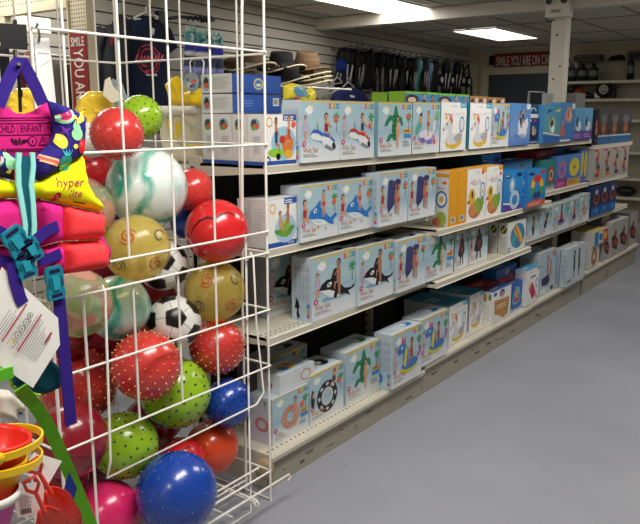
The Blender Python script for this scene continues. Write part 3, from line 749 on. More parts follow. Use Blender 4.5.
mb = MB(); mb.box((-5.2,YB,0), (3,YB+.1,CEIL)); struct(mb.build('wall_back', M_cream))
mb = MB(); mb.box((2.6,-2,0), (2.7,YB,CEIL)); struct(mb.build('wall_right', M_cream))
mb = MB(); mb.box((-8,-2.1,0), (2.7,-2,CEIL)); struct(mb.build('wall_front', M_cream))
# ceiling: 2 x 4 ft tiles on a grid, lamps left out
LAMPS = [(-3.57,5.52,1),(-3.70,8.62,1),(-3.62,2.3,1),(-3.62,-.7,1),(-.9,1.4,1),(-.9,-1.1,1),(-.9,4.1,1),(-.9,7.2,1)]
LW, LL = .26, .66
mb = MB(); mb.box((-8,-2,CEIL+.05), (3,YB,CEIL+.1)); mb.box((-8,-2,CEIL+.004),(3,YB,CEIL+.05))
ceil = struct(mb.build('ceiling', M_ceil, origin=(0,0,CEIL)))
mb = MB()
xs = [-5.0+.62*i for i in range(13)]; ys = [-1.9+1.22*j for j in range(11)]
for x in xs: mb.box((x-.012,-2,CEIL-.002),(x+.012,YB,CEIL+.006))
for y in ys: mb.box((-5.2,y-.012,CEIL-.0021),(2.6,y+.012,CEIL+.0061))
g = mb.build('ceiling_grid', mat('ceiling_grid_metal', (150,144,132), .5)); g.name = 'trim_1'; struct(g)
# beam across the ceiling
mb = MB(); mb.box((wall_x(6.25)+.002, 6.19, 2.352), (2.6, 6.31, CEIL-.003)); mb.box((wall_x(6.25)+.002, 6.185, 2.352),(2.6,6.19,2.37))
bm_ = mb.build('trim_2', M_postp); struct(bm_)
mb = MB(); mb.box((-4.93,YB-.03,0),(-4.78,YB,CEIL)); struct(mb.build('trim_3', M_cream))

def emis(name, rgb, s):
    m = bpy.data.materials.new(name); m.use_nodes = True; nt = m.node_tree
    nt.nodes.remove(nt.nodes['Principled BSDF'])
    e = nt.nodes.new('ShaderNodeEmission'); e.inputs['Color'].default_value = (*rgb, 1); e.inputs['Strength'].default_value = s
    nt.links.new(e.outputs[0], nt.nodes['Material Output'].inputs['Surface']); return m
LAMP_GAIN = {0: 6.5, 1: 2.2, 2: 11, 3: 4, 4: 17, 5: 10, 6: 11, 7: 8}
LAMP_LABEL = ['bright fluorescent ceiling light in front of the white beam', 'fluorescent ceiling light behind the beam, near the far wall',
 'fluorescent ceiling light over the wire ball bin', 'fluorescent ceiling light at the front of the left aisle',
 'fluorescent ceiling light over the near end of the grey aisle', 'fluorescent ceiling light nearest the front wall, over the grey aisle', 'fluorescent ceiling light over the middle of the grey aisle', 'fluorescent ceiling light over the far end of the grey aisle']
for i, (x, y, k) in enumerate(LAMPS):
    t = thing('ceiling_light', (x, y, CEIL-.012), LAMP_LABEL[i], 'ceiling light', 'recessed fluorescent ceiling lights')
    f = MB(); a, b = LW, LL; zz = CEIL-.014
    f.box((x-a-.03,y-b-.03,zz),(x-a,y+b+.03,zz+.012)); f.box((x+a,y-b-.03,zz),(x+a+.03,y+b+.03,zz+.012))
    f.box((x-a,y-b-.03,zz),(x+a,y-b,zz+.012)); f.box((x-a,y+b,zz),(x+a,y+b+.03,zz+.012))
    f.build('frame', M_white, t)
    l = MB(); l.poly([(x-a,y-b,zz+.004),(x-a,y+b,zz+.004),(x+a,y+b,zz+.004),(x+a,y-b,zz+.004)])
    l.build('diffuser', emis('lamp_diffuser', (1, .965, .90), LAMP_GAIN[i]), t)

# post and emergency light
t = thing('support_post', (-2.13,6.25,0), 'white painted wooden post rising from the shelves to the ceiling beam', 'post')
mb = MB(); mb.box((-2.19,6.19,0),(-2.07,6.31,2.35)); 
for zz, xx in ((2.15,-2.14),(1.9,-2.1),(1.8,-2.15)): mb.lathe([(0,.004),(.008,.003),(.009,0)], (xx,6.1895,zz), (0,-1,0), 8, 1)
mb.build('post_shaft', [M_postp, mat('rusty_nail', (90,70,56), .6)], t)
mb = MB(); mb.box((-2.205,6.175,0),(-2.055,6.325,.12)); mb.build('post_foot', M_postp, t)
t = thing('emergency_light', (-2.11,6.13,2.28), 'white emergency light box with two lamp heads on the post top', 'emergency light')
mb = MB(); mb.box((-2.215,6.1,2.282),(-2.02,6.184,2.43)); mb.build('housing', M_white, t)
mb = MB(); mb.box((-2.17,6.095,2.315),(-2.09,6.1,2.338)); mb.build('nameplate', mat('grey_plate', (150,146,136), .5), t)
for xx in (-2.18,-2.06):
    mb = MB(); mb.lathe([(.001,.03),(.03,.028),(.036,.02),(.03,0),(.012,-.012)], (xx,6.09,2.405), (.1,-1,-.15), 16); lh = mb.build('lamp_head', M_white, t)
    mb = MB(); mb.lathe([(.001,.034),(.022,.032),(.027,.029)], (xx,6.09,2.405), (.1,-1,-.15), 16); mb.build('lens', mat('dark_lens', (60,60,64), .15), lh)
mb = MB(); mb.tube([(-2.205,6.15,2.30),(-2.225,6.15,2.275),(-2.21,6.16,2.255),(-2.18,6.17,2.26),(-2.17,6.184,2.27)], .005); mb.build('power_cord', M_dark, t)
mb = MB(); mb.tube([on_y(566,45,6.315), on_y(570,43,6.4), on_y(573,52,6.42), on_y(572,62,6.42), on_y(576,70,6.4)], .006)
mb.tube([on_y(566,46,6.318), on_y(568,56,6.4), on_y(572,66,6.4), on_y(574,74,6.4)], .005)
tag(mb.build('loose_cable', M_dark), 'loop of black cable hanging down beside the white post', 'cable')

# back wall: camera sign, dark panel, framed posters
def sign_board(name, label, frame, w, h, words, depth=.008, spec=None):
    """frame(a,b,e) -> 3D ; a along the board, b up"""
    t = MB(); P = [frame(0,0,0),frame(w,0,0),frame(w,h,0),frame(0,h,0)]; Q = [frame(0,0,depth),frame(w,0,depth),frame(w,h,depth),frame(0,h,depth)]
    red = C(140,38,40)
    t.add(P+Q, [(3,2,1,0),(4,5,6,7),(0,1,5,4),(1,2,6,5),(2,3,7,6),(3,0,4,7)], 0, red)
    for s, x, y, hh, wm in words:
        vs, fs, ww = text2d(s,.012); k = wm/(ww*hh)
        t.add([frame(x+a*hh*k, y+b*hh, depth+.001) for a, b in vs], fs, 0, C(226,220,208))
    o = t.build(name, CARD); return tag(o, label, 'sign')
sy = YB-.012; sx0 = on_y(495,54,sy).x; sz1 = on_y(495,54,sy).z; sz0 = on_y(495,69.8,sy).z; sh_ = sz1-sz0
o = sign_board('camera_sign', 'red and white camera warning sign high on the far wall', lambda a,b,e: (sx0+a,sy-e,sz0+b), 1.0, sh_, [('SMILE',.03,.05,sh_*.6,.2),('YOU ARE ON CAMERA',.25,.05,sh_*.6,.73)])
mb = MB(); p = on_y(489.5,58,YB-.03); mb.box((p.x,YB-.04,p.z-.1),(p.x+.07,YB-.001,p.z+.03)); tag(mb.build('wall_box', M_dark), 'small black box on the wall left of the red sign', 'box')
a = on_y(489,75,YB-.04); b = on_y(551,104,YB-.04)
t = thing('wall_panel', (a.x/2+b.x/2, YB-.03, b.z-.5), 'dark slate blue panel in a cream frame under the red sign', 'panel')
mb = MB(); mb.box((a.x,YB-.04,1.0),(b.x+.12,YB-.01,a.z)); mb.build('panel', mat('slate_panel', (66,72,84), .5), t)
mb = MB(); mb.box((a.x-.12,YB-.06,a.z),(b.x+.15,YB-.005,a.z+.1)); mb.box((a.x-.12,YB-.06,1.0),(a.x,YB-.005,a.z)); mb.build('frame', M_cream, t)

# ------------------------------------------------------------------ the gondola
M_shelf = mat('almond_shelf_steel', (206,200,183), .4, var=.03, scale=6)
M_kick = mat('almond_kick_plate', (162,156,141), .5, var=.12, scale=9)
M_hole = mat('punched_hole', (40,36,30), .8)
BACK = -2.18
SEC = [  # name label, y0, y1, shelves [(y0,y1,z,xlip)], base z
 ('nearest shelving section, with the orca and dolphin cartons', 2.11, 3.405, [(2.11,3.405,1.317,-1.8),(2.11,3.405,.998,-1.8),(2.11,3.405,.643,-1.8)], .15),
 ('second shelving section, with the yellow duck cartons', 3.41, 4.995, [(3.41,4.995,1.317,-1.8),(3.41,5.13,.918,-1.74),(3.41,4.78,.638,-1.74)], .175),
 ('third shelving section, in front of the white post', 5.0, 6.185, [(5.0,6.185,1.317,-1.8),(5.14,6.185,.968,-1.8),(4.79,6.185,.655,-1.8)], .18),
 ('farthest shelving section, past the white post', 6.325, 8.06, [(6.245,7.5,1.265,-1.8),(6.245,7.42,.97,-1.8),(6.245,7.5,.665,-1.8)], .2)]
for i, (lab, y0, y1, shelves, zb) in enumerate(SEC):
    t = thing('shelving_gondola', (-2.0,(y0+y1)/2,0), lab, 'store shelving', 'joined shelving sections of the aisle')
    mb = MB(); mb.box((BACK-.02,y0,.02),(BACK,y1,1.3)); mb.build('back_panel', M_pegblack, t)
    mb = MB(); yl = y0 if i < 3 else 6.245
    mb.box((BACK,y0,zb-.03),(-1.815,y1,zb)); 
    n = int((y1-y0)/.03)
    for k in range(n):
        yy = y0+.02+k*.03
        for xr in (-1.828,):
            mb.poly([(xr-.004,yy-.005,zb+.0006),(xr+.004,yy-.005,zb+.0006),(xr+.004,yy+.005,zb+.0006),(xr-.004,yy+.005,zb+.0006)], 1)
    bd = mb.build('base_deck', [M_shelf, M_hole], t)
    mb = MB(); mb.add([(-1.815,yl,zb),(-1.795,yl,zb-.003),(-1.788,yl,zb-.012),(-1.79,yl,zb-.03),(-1.815,yl,zb-.032)]+[(-1.815,y1,zb),(-1.795,y1,zb-.003),(-1.788,y1,zb-.012),(-1.79,y1,zb-.03),(-1.815,y1,zb-.032)],
        [(0,1,6,5),(1,2,7,6),(2,3,8,7),(3,4,9,8),(4,0,5,9),(4,3,2,1,0),(5,6,7,8,9)]); mb.build('deck_lip', M_shelf, bd)
    mb = MB(); mb.box((-1.82,yl,.0),(-1.808,y1,zb-.03)); 
    for k in range(9):
        yy = random.uniform(y0+.05,y1-.15); zz = random.uniform(.02,zb-.07)
        mb.box((-1.8085,yy,zz),(-1.8075,yy+random.uniform(.01,.08),zz+random.uniform(.004,.016)), 1)
    mb.build('kick_plate', [M_kick, mat('scuff_mark', (96,90,78), .7)], t)
    mb = MB(); mb.box((BACK-.03,y0,0),(BACK+.035,y0+.022,1.34))
    for k in range(24): mb.box((BACK+.0352,y0+.008,.2+k*.045),(BACK+.0358,y0+.014,.22+k*.045), 1); mb.box((BACK+.006,y0-.0006,.2+k*.045),(BACK+.014,y0-.0002,.222+k*.045), 1)
    mb.build('upright', [M_shelf, M_hole], t)
    if i == 0:
        mb = MB(); mb.box((BACK+.036,y0,.0),(-1.822,y0+.015,.12)); mb.build('end_plate', M_shelf, t)
        mb = MB(); mb.lathe([(.001,0),(.03,.002),(.042,.012),(.044,.03),(.03,.04),(.001,.042)], (-1.815,y0-.002,.098), (.2,-1,.1), 14); mb.build('corner_cap', mat('worn_corner_cap', (158,140,104), .6, var=.25, scale=40), t)
    for a, b, z, xl in shelves:
        mb = MB(); xb = BACK+.036 if i < 3 else -2.06
        mb.box((xb,a,z-.012),(xl-.012,b,z-.001))
        mb.add([(xb,a,z-.001),(xl-.012,a,z-.001),(xl-.012,a,z-.03),(xb+.02,a,z-.055),(xb,a,z-.055)]+[(xb,a+.004,z-.001),(xl-.012,a+.004,z-.001),(xl-.012,a+.004,z-.03),(xb+.02,a+.004,z-.055),(xb,a+.004,z-.055)],
               [(0,1,2,3,4),(9,8,7,6,5),(0,5,6,1),(1,6,7,2),(2,7,8,3),(3,8,9,4),(4,9,5,0)])
        for k in range(int((b-a)/.03)):
            yy = a+.02+k*.03
            for xr in (xl-.03, xl-.055): mb.poly([(xr-.004,yy-.005,z-.0004),(xr+.004,yy-.005,z-.0004),(xr+.004,yy+.005,z-.0004),(xr-.004,yy+.005,z-.0004)], 1)
        s = mb.build('shelf', [M_shelf, M_hole], t)
        ya = a if i < 3 else 6.245
        mb = MB(); pr = [(-.012,0),(-.004,-.0005),(0,-.004),(-.002,-.028),(.004,-.032),(-.012,-.033)]
        mb.add([(xl+p,ya,z+q) for p, q in pr]+[(xl+p,b,z+q) for p, q in pr], [(0,1,7,6),(1,2,8,7),(2,3,9,8),(3,4,10,9),(4,5,11,10),(5,0,6,11),(5,4,3,2,1,0),(6,7,8,9,10,11)])
        mb.build('price_channel', M_shelf, s)

# ------------------------------------------------------------------ cartons, shelf by shelf
BX = 'boxed inflatable'
ys_, LB = (208,172,84), (184,204,216)
ROWS = []
def K(label, X, y0, y1, z, h, d, front, **kw): ROWS.append((label, X, y0, y1, z, h, d, front, kw))
PF = lambda prod, **k: (lambda c: pool_front(c, prod, **k))
A_ = 1.317; g1 = 'cartons on the top shelf'
for k in range(3):
    K(['white carton spine on the top shelf end, right behind the ride-on pictured front', 'third white carton spine from the aisle on the top shelf end', 'white carton spine farthest from the aisle on the top shelf end'][k], -1.892-.081*k, 2.115, 2.30, A_, .19, .078, rocker, side=spine_print, base=(220,220,218), group=g1)
K('white carton showing two riders and a sunny doodle, nearest end of top shelf', -1.808, 2.112, 2.304, A_, .19, .08, rocker, side=spine_print, base=(220,220,218), sticker=(.9,.8), group=g1)
for k in range(2):
    K(['blue and white carton lying under another at the near end of the top row', 'topmost blue and white carton, lying flat at the near end'][k], -1.985, 2.135, 2.43, A_+.195+.077*k, .072, .165, [code_blue, logo_blue][k], side=label_end, base=(46,80,150), group=g1)
K('pale blue carton with a blue and white motor boat rider', -1.79, 2.31, 2.58, A_, .245, .09, PF(boat(C(60,100,180))), side=picto_side, sticker=(.88,.7), group=g1)
K('pale blue carton with a red and white motor boat rider', -1.79, 2.583, 2.85, A_, .245, .09, PF(boat(C(196,56,50))), side=picto_side, sticker=(.86,.58), group=g1)
K('carton with a green crocodile float on the top shelf', -1.785, 2.877, 3.183, A_, .246, .09, PF(crocodile, title='Ride-On', girl='', tower=True), side=plain_side((120,160,176)), sticker=(.88,.74), group=g1)
K('pale blue carton with mermaid and woman riding a unicorn, top shelf', -1.785, 3.19, 3.476, A_, .25, .09, PF(unicorn_wet, girl=''), side=plain_side((70,100,110)), sticker=(.8,.22), group=g1)
K('white unicorn carton on the top shelf, beside the mermaid carton', -1.79, 3.498, 3.80, A_, .256, .08, white_unicorn, side=plain_side((90,170,186)), base=(90,160,180), group=g1)
K('white unicorn carton on the top shelf, beside the blue dragon carton', -1.79, 3.845, 4.135, A_, .256, .08, white_unicorn, side=plain_side((70,150,176)), base=(90,160,180), group=g1)
K('carton with a blue dragon float on the top shelf', -1.79, 4.14, 4.412, A_, .256, .08, PF(dragon), side=picto_side, sticker=(.88,.7), group=g1)
K('blue carton with two people on a white swan float, top shelf', -1.79, 4.428, 4.767, A_, .262, .08, paddlers, group=g1, base=(110,150,206))
K('dark navy carton with a diver photo, under the wave printed carton', -1.80, 4.772, 4.962, A_, .17, .12, blue_print('splash'), base=(30,60,110), group=g1)
K('small carton with a white stripe and wave on top of the dark navy one', -1.81, 4.774, 4.96, A_+.1705, .085, .11, wave_dark, base=(60,110,140), group=g1)
K('large teal and blue carton with a lagoon picture by the post', -1.775, 4.975, 5.316, A_, .258, .08, blue_print('lagoon'), base=(70,140,190), group=g1)
K('blue carton with a big pink seashell float near the post', -1.785, 5.322, 5.662, A_, .279, .08, blue_print('conch'), base=(80,140,196), group=g1)
K('first light blue and purple carton with a black necked swan', -1.79, 5.668, 5.892, A_, .248, .07, blue_print('swanp'), base=(90,100,170), group=g1)
K('second light blue and purple swan carton, beside the dark orange one', -1.79, 5.897, 6.13, A_, .247, .07, blue_print('swanp'), base=(90,100,170), group=g1)
K('narrow dark carton with orange print, past the swan cartons', -1.80, 6.25, 6.33, 1.266, .28, .07, orange_dark, base=(36,36,60), group=g1)
for k, lab in enumerate(['dark carton with a bearded tan face, nearest of its row of three', 'dark carton with a tan face, in the middle of its row of three', 'dark carton with a tan face, at the far end of the top shelf']):
    y = [6.34,6.665,7.01][k]; K(lab, -1.80, y, y+[.318,.337,.39][k], 1.266, .29, .07, hero_dark, base=(60,60,62), group=g1)
g2 = 'cartons standing behind the front row of the top shelf'
K('green edged carton of people photos behind the mermaid carton', -1.93, 3.363, 3.726, A_, .308, .095, green_people, side=plain_side((130,176,50)), base=(120,176,50), group=g2)
K('green edged carton of people photos behind the unicorn cartons', -1.93, 3.732, 4.12, A_, .306, .095, green_people, side=plain_side((130,176,50)), base=(120,176,50), group=g2)
K('plain green carton end behind the crocodile carton', -2.035, 3.363, 3.72, A_, .305, .095, green_people, side=plain_side((130,176,50)), base=(120,176,50), group=g2)
K('brown patterned carton behind the white unicorn cartons', -1.95, 4.178, 4.427, A_, .302, .1, brown_faces, base=(160,110,66), group=g2)
K('brown patterned carton behind the swan float carton', -1.95, 4.432, 4.715, A_, .30, .1, brown_faces, base=(160,110,66), group=g2)
# second shelf
B_ = .998; g3 = 'cartons on the second shelf'
K('white carton with two children on a green frog float', -1.805, 2.115, 2.30, B_, .19, .08, frog, side=plain_side((206,206,204),(180,180,180)), base=(216,216,214), group=g3)
K('white carton spine behind the frog carton', -1.892, 2.125, 2.29, B_, .185, .07, frog, side=plain_side((206,206,204),(150,150,150)), base=(210,210,208), group=g3)
K('carton with a blue dolphin float beside the frog carton', -1.79, 2.305, 2.568, B_, .227, .1, PF(dolphin, girl='sit'), side=picto_side, sticker=(.88,.66), group=g3)
K('carton with a blue dolphin float beside the navy lounger carton', -1.79, 2.573, 2.845, B_, .227, .1, PF(dolphin, girl='sit'), side=picto_side, sticker=(.86,.7), group=g3)
K('carton with a navy air lounger, second shelf, next to the dolphins', -1.76, 2.853, 3.115, B_, .246, .1, PF(mattress, girl='sit'), side=picto_side, sticker=(.88,.72), group=g3)
K('carton with a navy air lounger, second shelf, next to the sideways orange carton', -1.76, 3.125, 3.402, B_, .246, .1, PF(mattress, girl='sit'), side=picto_side, sticker=(.88,.7), group=g3)
D_ = .918
K('duck carton turned sideways showing its orange edge and white face', -1.748, 3.532, 3.638, D_, .292, .26, spine_orange, side=duck_side, base=(222,156,44), top=flat_top((224,160,50)), group=g3)
K('orange edged duck carton turned sideways against the first upright duck', -1.748, 3.642, 3.75, D_, .29, .26, spine_orange, side=plain_side((222,156,44)), base=(222,156,44), top=flat_top((224,160,50)), group=g3)
K('white duck carton facing out, beside the orange carton edges', -1.755, 3.768, 4.022, D_, .292, .1, duck, base=(224,164,60), sticker=(.8,.92), group=g3)
K('white duck carton facing out, beside the blue carton', -1.755, 4.026, 4.262, D_, .293, .1, duck, base=(224,164,60), sticker=(.86,.84), group=g3)
K('blue carton with a white ring and purple wave', -1.745, 4.27, 4.575, D_, .247, .1, blue_print('shower'), base=(40,120,190), group=g3)
K('blue carton with a rainbow coloured swim ring', -1.715, 4.582, 4.915, D_, .238, .1, blue_print('rainbow'), side=plain_side((44,120,190),(220,230,240)), base=(40,120,190), group=g3)
K('tall plain blue carton standing behind the white ring carton', -1.90, 4.275, 4.57, D_, .345, .12, blue_print('shower'), base=(36,100,170), group=g3)
K('plain blue carton standing behind the rainbow ring carton', -1.89, 4.6, 5.12, D_, .285, .14, blue_print('people'), base=(40,120,190), group=g3)
F_ = .968
K('teal carton with a red and green watermelon ring', -1.83, 5.24, 5.432, F_, .22, .09, blue_print('green'), base=(60,130,130), group=g3)
K('carton with a purple donut ring on blue and magenta', -1.83, 5.442, 5.714, F_, .239, .09, blue_print('donut'), base=(70,110,180), group=g3)
K('carton with a yellow ring on blue and gold', -1.83, 5.72, 6.04, F_, .24, .09, blue_print('yellow'), base=(70,120,190), group=g3)
K('narrow blue carton with a yellow banana float, next to the yellow ring', -1.835, 6.045, 6.13, F_, .262, .05, blue_print('banana'), base=(60,100,170), group=g3)
K('narrow blue carton with a yellow banana float, at the section joint', -1.835, 6.134, 6.222, F_, .262, .05, blue_print('banana'), base=(60,100,170), group=g3)
K('blue carton standing behind the donut and yellow ring cartons', -1.95, 5.66, 6.12, F_, .285, .12, blue_print('shower'), base=(40,110,180), group=g3)
K('dark blue carton under the red lying carton on the second shelf', -1.93, 5.25, 5.64, F_, .225, .14, blue_print('people'), base=(36,60,100), group=g3)
K('red carton lying flat above the watermelon ring carton', -1.91, 5.255, 5.63, F_+.226, .055, .16, red_flat, base=(150,40,44), top=flat_top((160,50,50)), group=g3)
for k, lab in enumerate(['grey carton with orange and red shapes, first past the banana cartons','grey carton with brown shapes, second past the banana cartons','grey carton with brown shapes, third past the banana cartons','grey carton with brown shapes, at the far end of the second shelf']):
    K(lab, -1.80, 6.262+.285*k, 6.262+.285*k+.275, .971, .262, .07, bones(k), base=(176,174,170), group=g3)
# third shelf
E_ = .643; g4 = 'cartons on the third shelf'
K('orca carton pushed back in the shadow at the near end', -1.99, 2.33, 2.62, E_, .28, .12, PF(orca), side=plain_side((150,160,170)), group=g4)
K('large orca carton at the near corner, its picture-covered side showing', -1.80, 2.396, 2.729, E_, .275, .108, PF(orca), side=lambda c: picto_side(c, mini_orca), top=pic_top((60,70,84)), group=g4)
K('orca carton beside the navy lounger carton', -1.79, 2.732, 3.05, E_, .27, .108, PF(orca), side=picto_side, top=pic_top((40,50,60)), sticker=(.9,.7), group=g4)
K('carton with a navy air lounger, on the third shelf', -1.775, 3.056, 3.345, E_, .258, .11, PF(mattress, girl='sit'), side=picto_side, top=pic_top((70,70,120)), sticker=(.88,.76), group=g4)
K('carton with a green crocodile float on the third shelf', -1.775, 3.35, 3.668, E_, .25, .11, PF(crocodile, title='Ride-On', girl='', tower=True), side=picto_side, top=pic_top((60,140,100)), sticker=(.9,.5), group=g4)
K('grey carton with a dark standing figure, beside the crocodile carton', -1.80, 3.735, 3.915, .639, .22, .09, PF(dark_man, girl=''), base=(150,158,164), group=g4)
K('grey carton with a dark standing figure, second from the crocodile carton', -1.80, 3.925, 4.19, .639, .22, .09, PF(dark_man, girl='sit'), base=(150,158,164), group=g4)
def ball_side(c): c.grad((0,C(206,206,202)),(1,C(210,210,206))); c.el(.55,.78,.34,.14,C(60,80,50)); c.pg([(.3,.74),(.7,.9),(.8,.84),(.4,.68)],C(214,180,50)); c.rc(.1,.08,.9,.56,C(196,196,192)); lines(c,.16,.52,.84,6,.06,C(150,150,150),.014)
K('white carton with a colourful striped beach ball', -1.76, 4.405, 4.71, .639, .197, .06, beach_ball, side=ball_side, base=(214,214,212), group=g4)
K('white carton spine standing behind the beach ball carton', -1.828, 4.405, 4.70, .639, .197, .06, beach_ball, side=ball_side, base=(200,200,198), group=g4)
G_ = .656
K('pale carton with a dark surfboard figure, after the beach ball', -1.785, 4.80, 5.035, G_, .19, .08, PF(surfer, girl=''), group=g4)
K('pale carton with a black whale shape', -1.785, 5.045, 5.285, G_, .198, .08, PF(black_whale, girl=''), group=g4)
K('pale carton with a red clothed rider on a purple float', -1.78, 5.295, 5.665, G_, .208, .08, PF(rapid_boat, girl=''), group=g4)
K('pale carton with a rider on a purple float, beside the red star', -1.78, 5.67, 5.90, G_, .212, .08, PF(rapid_boat, girl=''), group=g4)
K('pale carton with a red star float', -1.78, 5.905, 6.18, G_, .226, .08, PF(star, girl=''), group=g4)
for k, lab in enumerate(['dark blue carton with red picture, first past the red star','dark blue carton in the middle of its row of three','dark blue carton at the far end of the third shelf']):
    K(lab, -1.785, 6.262+.245*k, 6.262+.245*k+.238, .666, .255, .08, dark_blue, base=(36,56,100), group=g4)
# base deck
g5 = 'cartons on the bottom deck'
def donut_side(c): c.grad((0,C(206,196,214)),(1,C(196,206,216))); c.ring(.56,.4,.3,.16,.14,C(196,130,130)); palm(c,.7,.88,.7)
K('carton with a pink donut ring at the near end of the bottom deck', -1.845, 2.181, 2.428, .151, .204, .13, PF(donut_ring, title='Tube', girl='', tower=True), side=donut_side, sticker=(.8,.62), group=g5)
K('small carton marked 10 lying on top of the donut carton', -1.855, 2.245, 2.485, .3565, .08, .125, ten_front, side=ten_side, top=ten_top, base=(206,212,216), group=g5)
K('carton with a black and silver tyre ring', -1.845, 2.437, 2.70, .151, .228, .16, PF(tire, girl=''), side=picto_side, top=pic_top((40,44,50)), sticker=(.84,.66), group=g5)
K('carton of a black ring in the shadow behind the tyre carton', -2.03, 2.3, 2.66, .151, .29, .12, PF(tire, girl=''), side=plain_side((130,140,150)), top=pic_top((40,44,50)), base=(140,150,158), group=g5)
K('carton with a green crocodile float on the bottom deck', -1.845, 2.722, 3.02, .151, .258, .15, PF(crocodile, title='Ride-On', girl='', tower=True), side=picto_side, top=pic_top((50,130,90)), group=g5)
K('blue dragon carton on the bottom deck, beside the crocodile', -1.775, 3.027, 3.33, .151, .282, .11, PF(dragon), side=lambda c: picto_side(c, mini_col((60,120,190))), top=pic_top((60,120,190)), group=g5)
K('blue dragon carton on the bottom deck, beside the white unicorn', -1.785, 3.336, 3.655, .176, .262, .12, PF(dragon), side=picto_side, top=pic_top((60,120,190)), group=g5)
K('white unicorn carton with blue top on the bottom deck, beside the dragon', -1.83, 3.757, 4.0, .176, .243, .3, white_unicorn, side=plain_side((200,206,210)), top=flat_top((70,160,200)), base=(90,170,206), group=g5)
K('white unicorn carton with blue top on the bottom deck, beside the brown crate carton', -1.865, 4.108, 4.312, .176, .235, .28, white_unicorn, side=plain_side((210,212,214)), top=flat_top((70,160,200)), base=(90,170,206), group=g5)
def crate_side(c): c.grad((0,C(226,224,220)),(1,C(228,226,222))); c.el(.3,.8,.16,.12,C(200,150,80)); c.el(.74,.84,.14,.1,C(90,140,80)); lines(c,.2,.6,.8,7,.07,C(160,160,160),.016)
K('white carton printed with a brown wooden crate', -1.805, 4.318, 4.626, .176, .222, .07, crate_front, side=crate_side, top=flat_top((60,100,170)), base=(224,222,218), group=g5)
K('red topped carton behind the brown crate carton', -1.89, 4.33, 4.61, .176, .235, .12, red_flat, top=flat_top((176,66,50)), base=(170,60,50), group=g5)
K('red topped carton behind the blue raft carton', -1.89, 4.62, 4.88, .176, .235, .12, red_flat, top=flat_top((176,66,50)), base=(170,60,50), group=g5)
K('blue carton with a raft picture next to the brown crate carton', -1.83, 4.70, 4.894, .176, .2, .05, raft, base=(50,100,180), top=flat_top((50,100,190)), group=g5)
K('blue carton lying flat on the red topped cartons', -1.90, 4.59, 4.945, .412, .068, .1, logo_blue, base=(36,110,180), top=flat_top((50,130,196)), side=plain_side((36,104,176)), group=g5)
K('white carton with a magenta ice pop float', -1.80, 4.90, 5.14, .181, .258, .09, popsicle, base=(220,222,224), top=flat_top((80,160,206)), group=g5)
K('big pale carton with bathers on a navy float, base deck', -1.82, 5.217, 5.547, .181, .33, .16, big_front, side=picto_side, top=pic_top((60,70,84)), group=g5)
K('large pale blue carton with two dark standing figures', -1.77, 5.66, 6.13, .181, .297, .05, tall_front, side=picto_side, top=pic_top((120,140,160)), group=g5)
K('pale blue carton right behind the two dark figures carton', -1.828, 5.655, 6.12, .181, .296, .05, tall_front, side=picto_side, top=pic_top((120,140,160)), group=g5)
K('carton with a brown swim ring under the lying white and red carton', -1.795, 6.335, 6.62, .201, .204, .12, brown_ring, base=(210,208,204), group=g5)
K('white, blue and red carton lying on the brown ring carton', -1.775, 6.385, 6.775, .406, .115, .2, triple, side=plain_side((196,196,192),(170,170,168)), top=flat_top((200,180,110)), base=(196,190,170), group=g5)
K('grey carton with a dark red float beside the brown ring carton', -1.805, 6.79, 7.0, .201, .3, .1, red_float, base=(166,164,160), group=g5)
K('grey carton with a dark red float, third from the far end of the deck', -1.80, 7.01, 7.28, .201, .335, .1, red_float, base=(196,194,190), group=g5)
K('grey carton with a dark red float, second from the far end of the deck', -1.80, 7.29, 7.6, .201, .33, .1, red_float, base=(196,194,190), group=g5)
K('dark grey carton at the far end of the bottom deck', -1.82, 7.735, 8.04, .201, .34, .2, red_float, side=plain_side((110,108,106)), base=(120,118,116), group=g5)
for label, X, y0, y1, z, h, d, front, kw in ROWS:
    kw.setdefault('base', (186,200,210))
    carton('toy_carton', label, 'carton', X, y0, y1, z, h, d, front, **kw)
# ------------------------------------------------------------------ wire ball bin
WX = -1.74; YE = 2.04; YN = 1.13; XB = -2.54; WR = .004
V3 = Vector
t = thing('wire_ball_bin', ((WX+XB)/2,(YE+YN)/2,0), 'tall white wire grid bin holding the play balls', 'wire display bin')
mb = MB()
for y in (1.225,1.405,1.59,1.77): mb.tube([(WX,y,1.085),(WX,y,2.12)], WR)
for z in (1.085,1.40,1.72,2.05): mb.tube([(WX+.009,YN,z),(WX+.009,YE,z)], WR)
mb.build('front_panel', M_wire, t)
mb = MB()   # hinged drop gate with its bent bottom frame
for z in (1.005,.788,.568): mb.tube([(WX+.009,YN,z),(WX+.009,YE,z)], WR)
for y in (1.413,1.596,1.767): mb.tube([(WX,y,1.005),(WX,y,.568)], WR)
mb.tube([(WX-.012,1.945,.99),(WX+.004,1.945,1.018),(WX+.016,1.945,1.0),(WX+.012,1.96,.75),(WX+.012,1.995,.475),(WX+.012,1.952,.44),(WX+.012,1.27,.43),(WX+.014,1.285,.48),(WX+.014,1.30,1.0),(WX+.004,1.30,1.018),(WX-.012,1.30,.99)], WR)
mb.build('drop_gate', M_wire, t)
mb = MB()
for y in (YN,YE): 
    mb.tube([(WX,y,0.0),(WX,y,2.12)], .005)
    mb.tube([(XB,y,0.0),(XB,y,2.12)], .006)
mb.tube([(WX,1.235,.0),(WX,1.235,1.005)], .0042)
mb.tube([(WX-.006,1.93,1.085),(WX-.006,1.93,.004),(WX-.006,1.3,.006)], .0045)
mb.tube([(-1.858,YE-.012,.02),(-1.857,YE-.012,.8),(-1.824,YE-.012,2.12)], .0055)
mb.build('frame_post', M_wire, t)
mb = MB()   # end panel towards the shelving
for x in (-1.868,-2.005,-2.16,-2.325,-2.48): mb.tube([(x,YE,.13 if x < -1.9 else .0),(x,YE,2.12)], .0038)
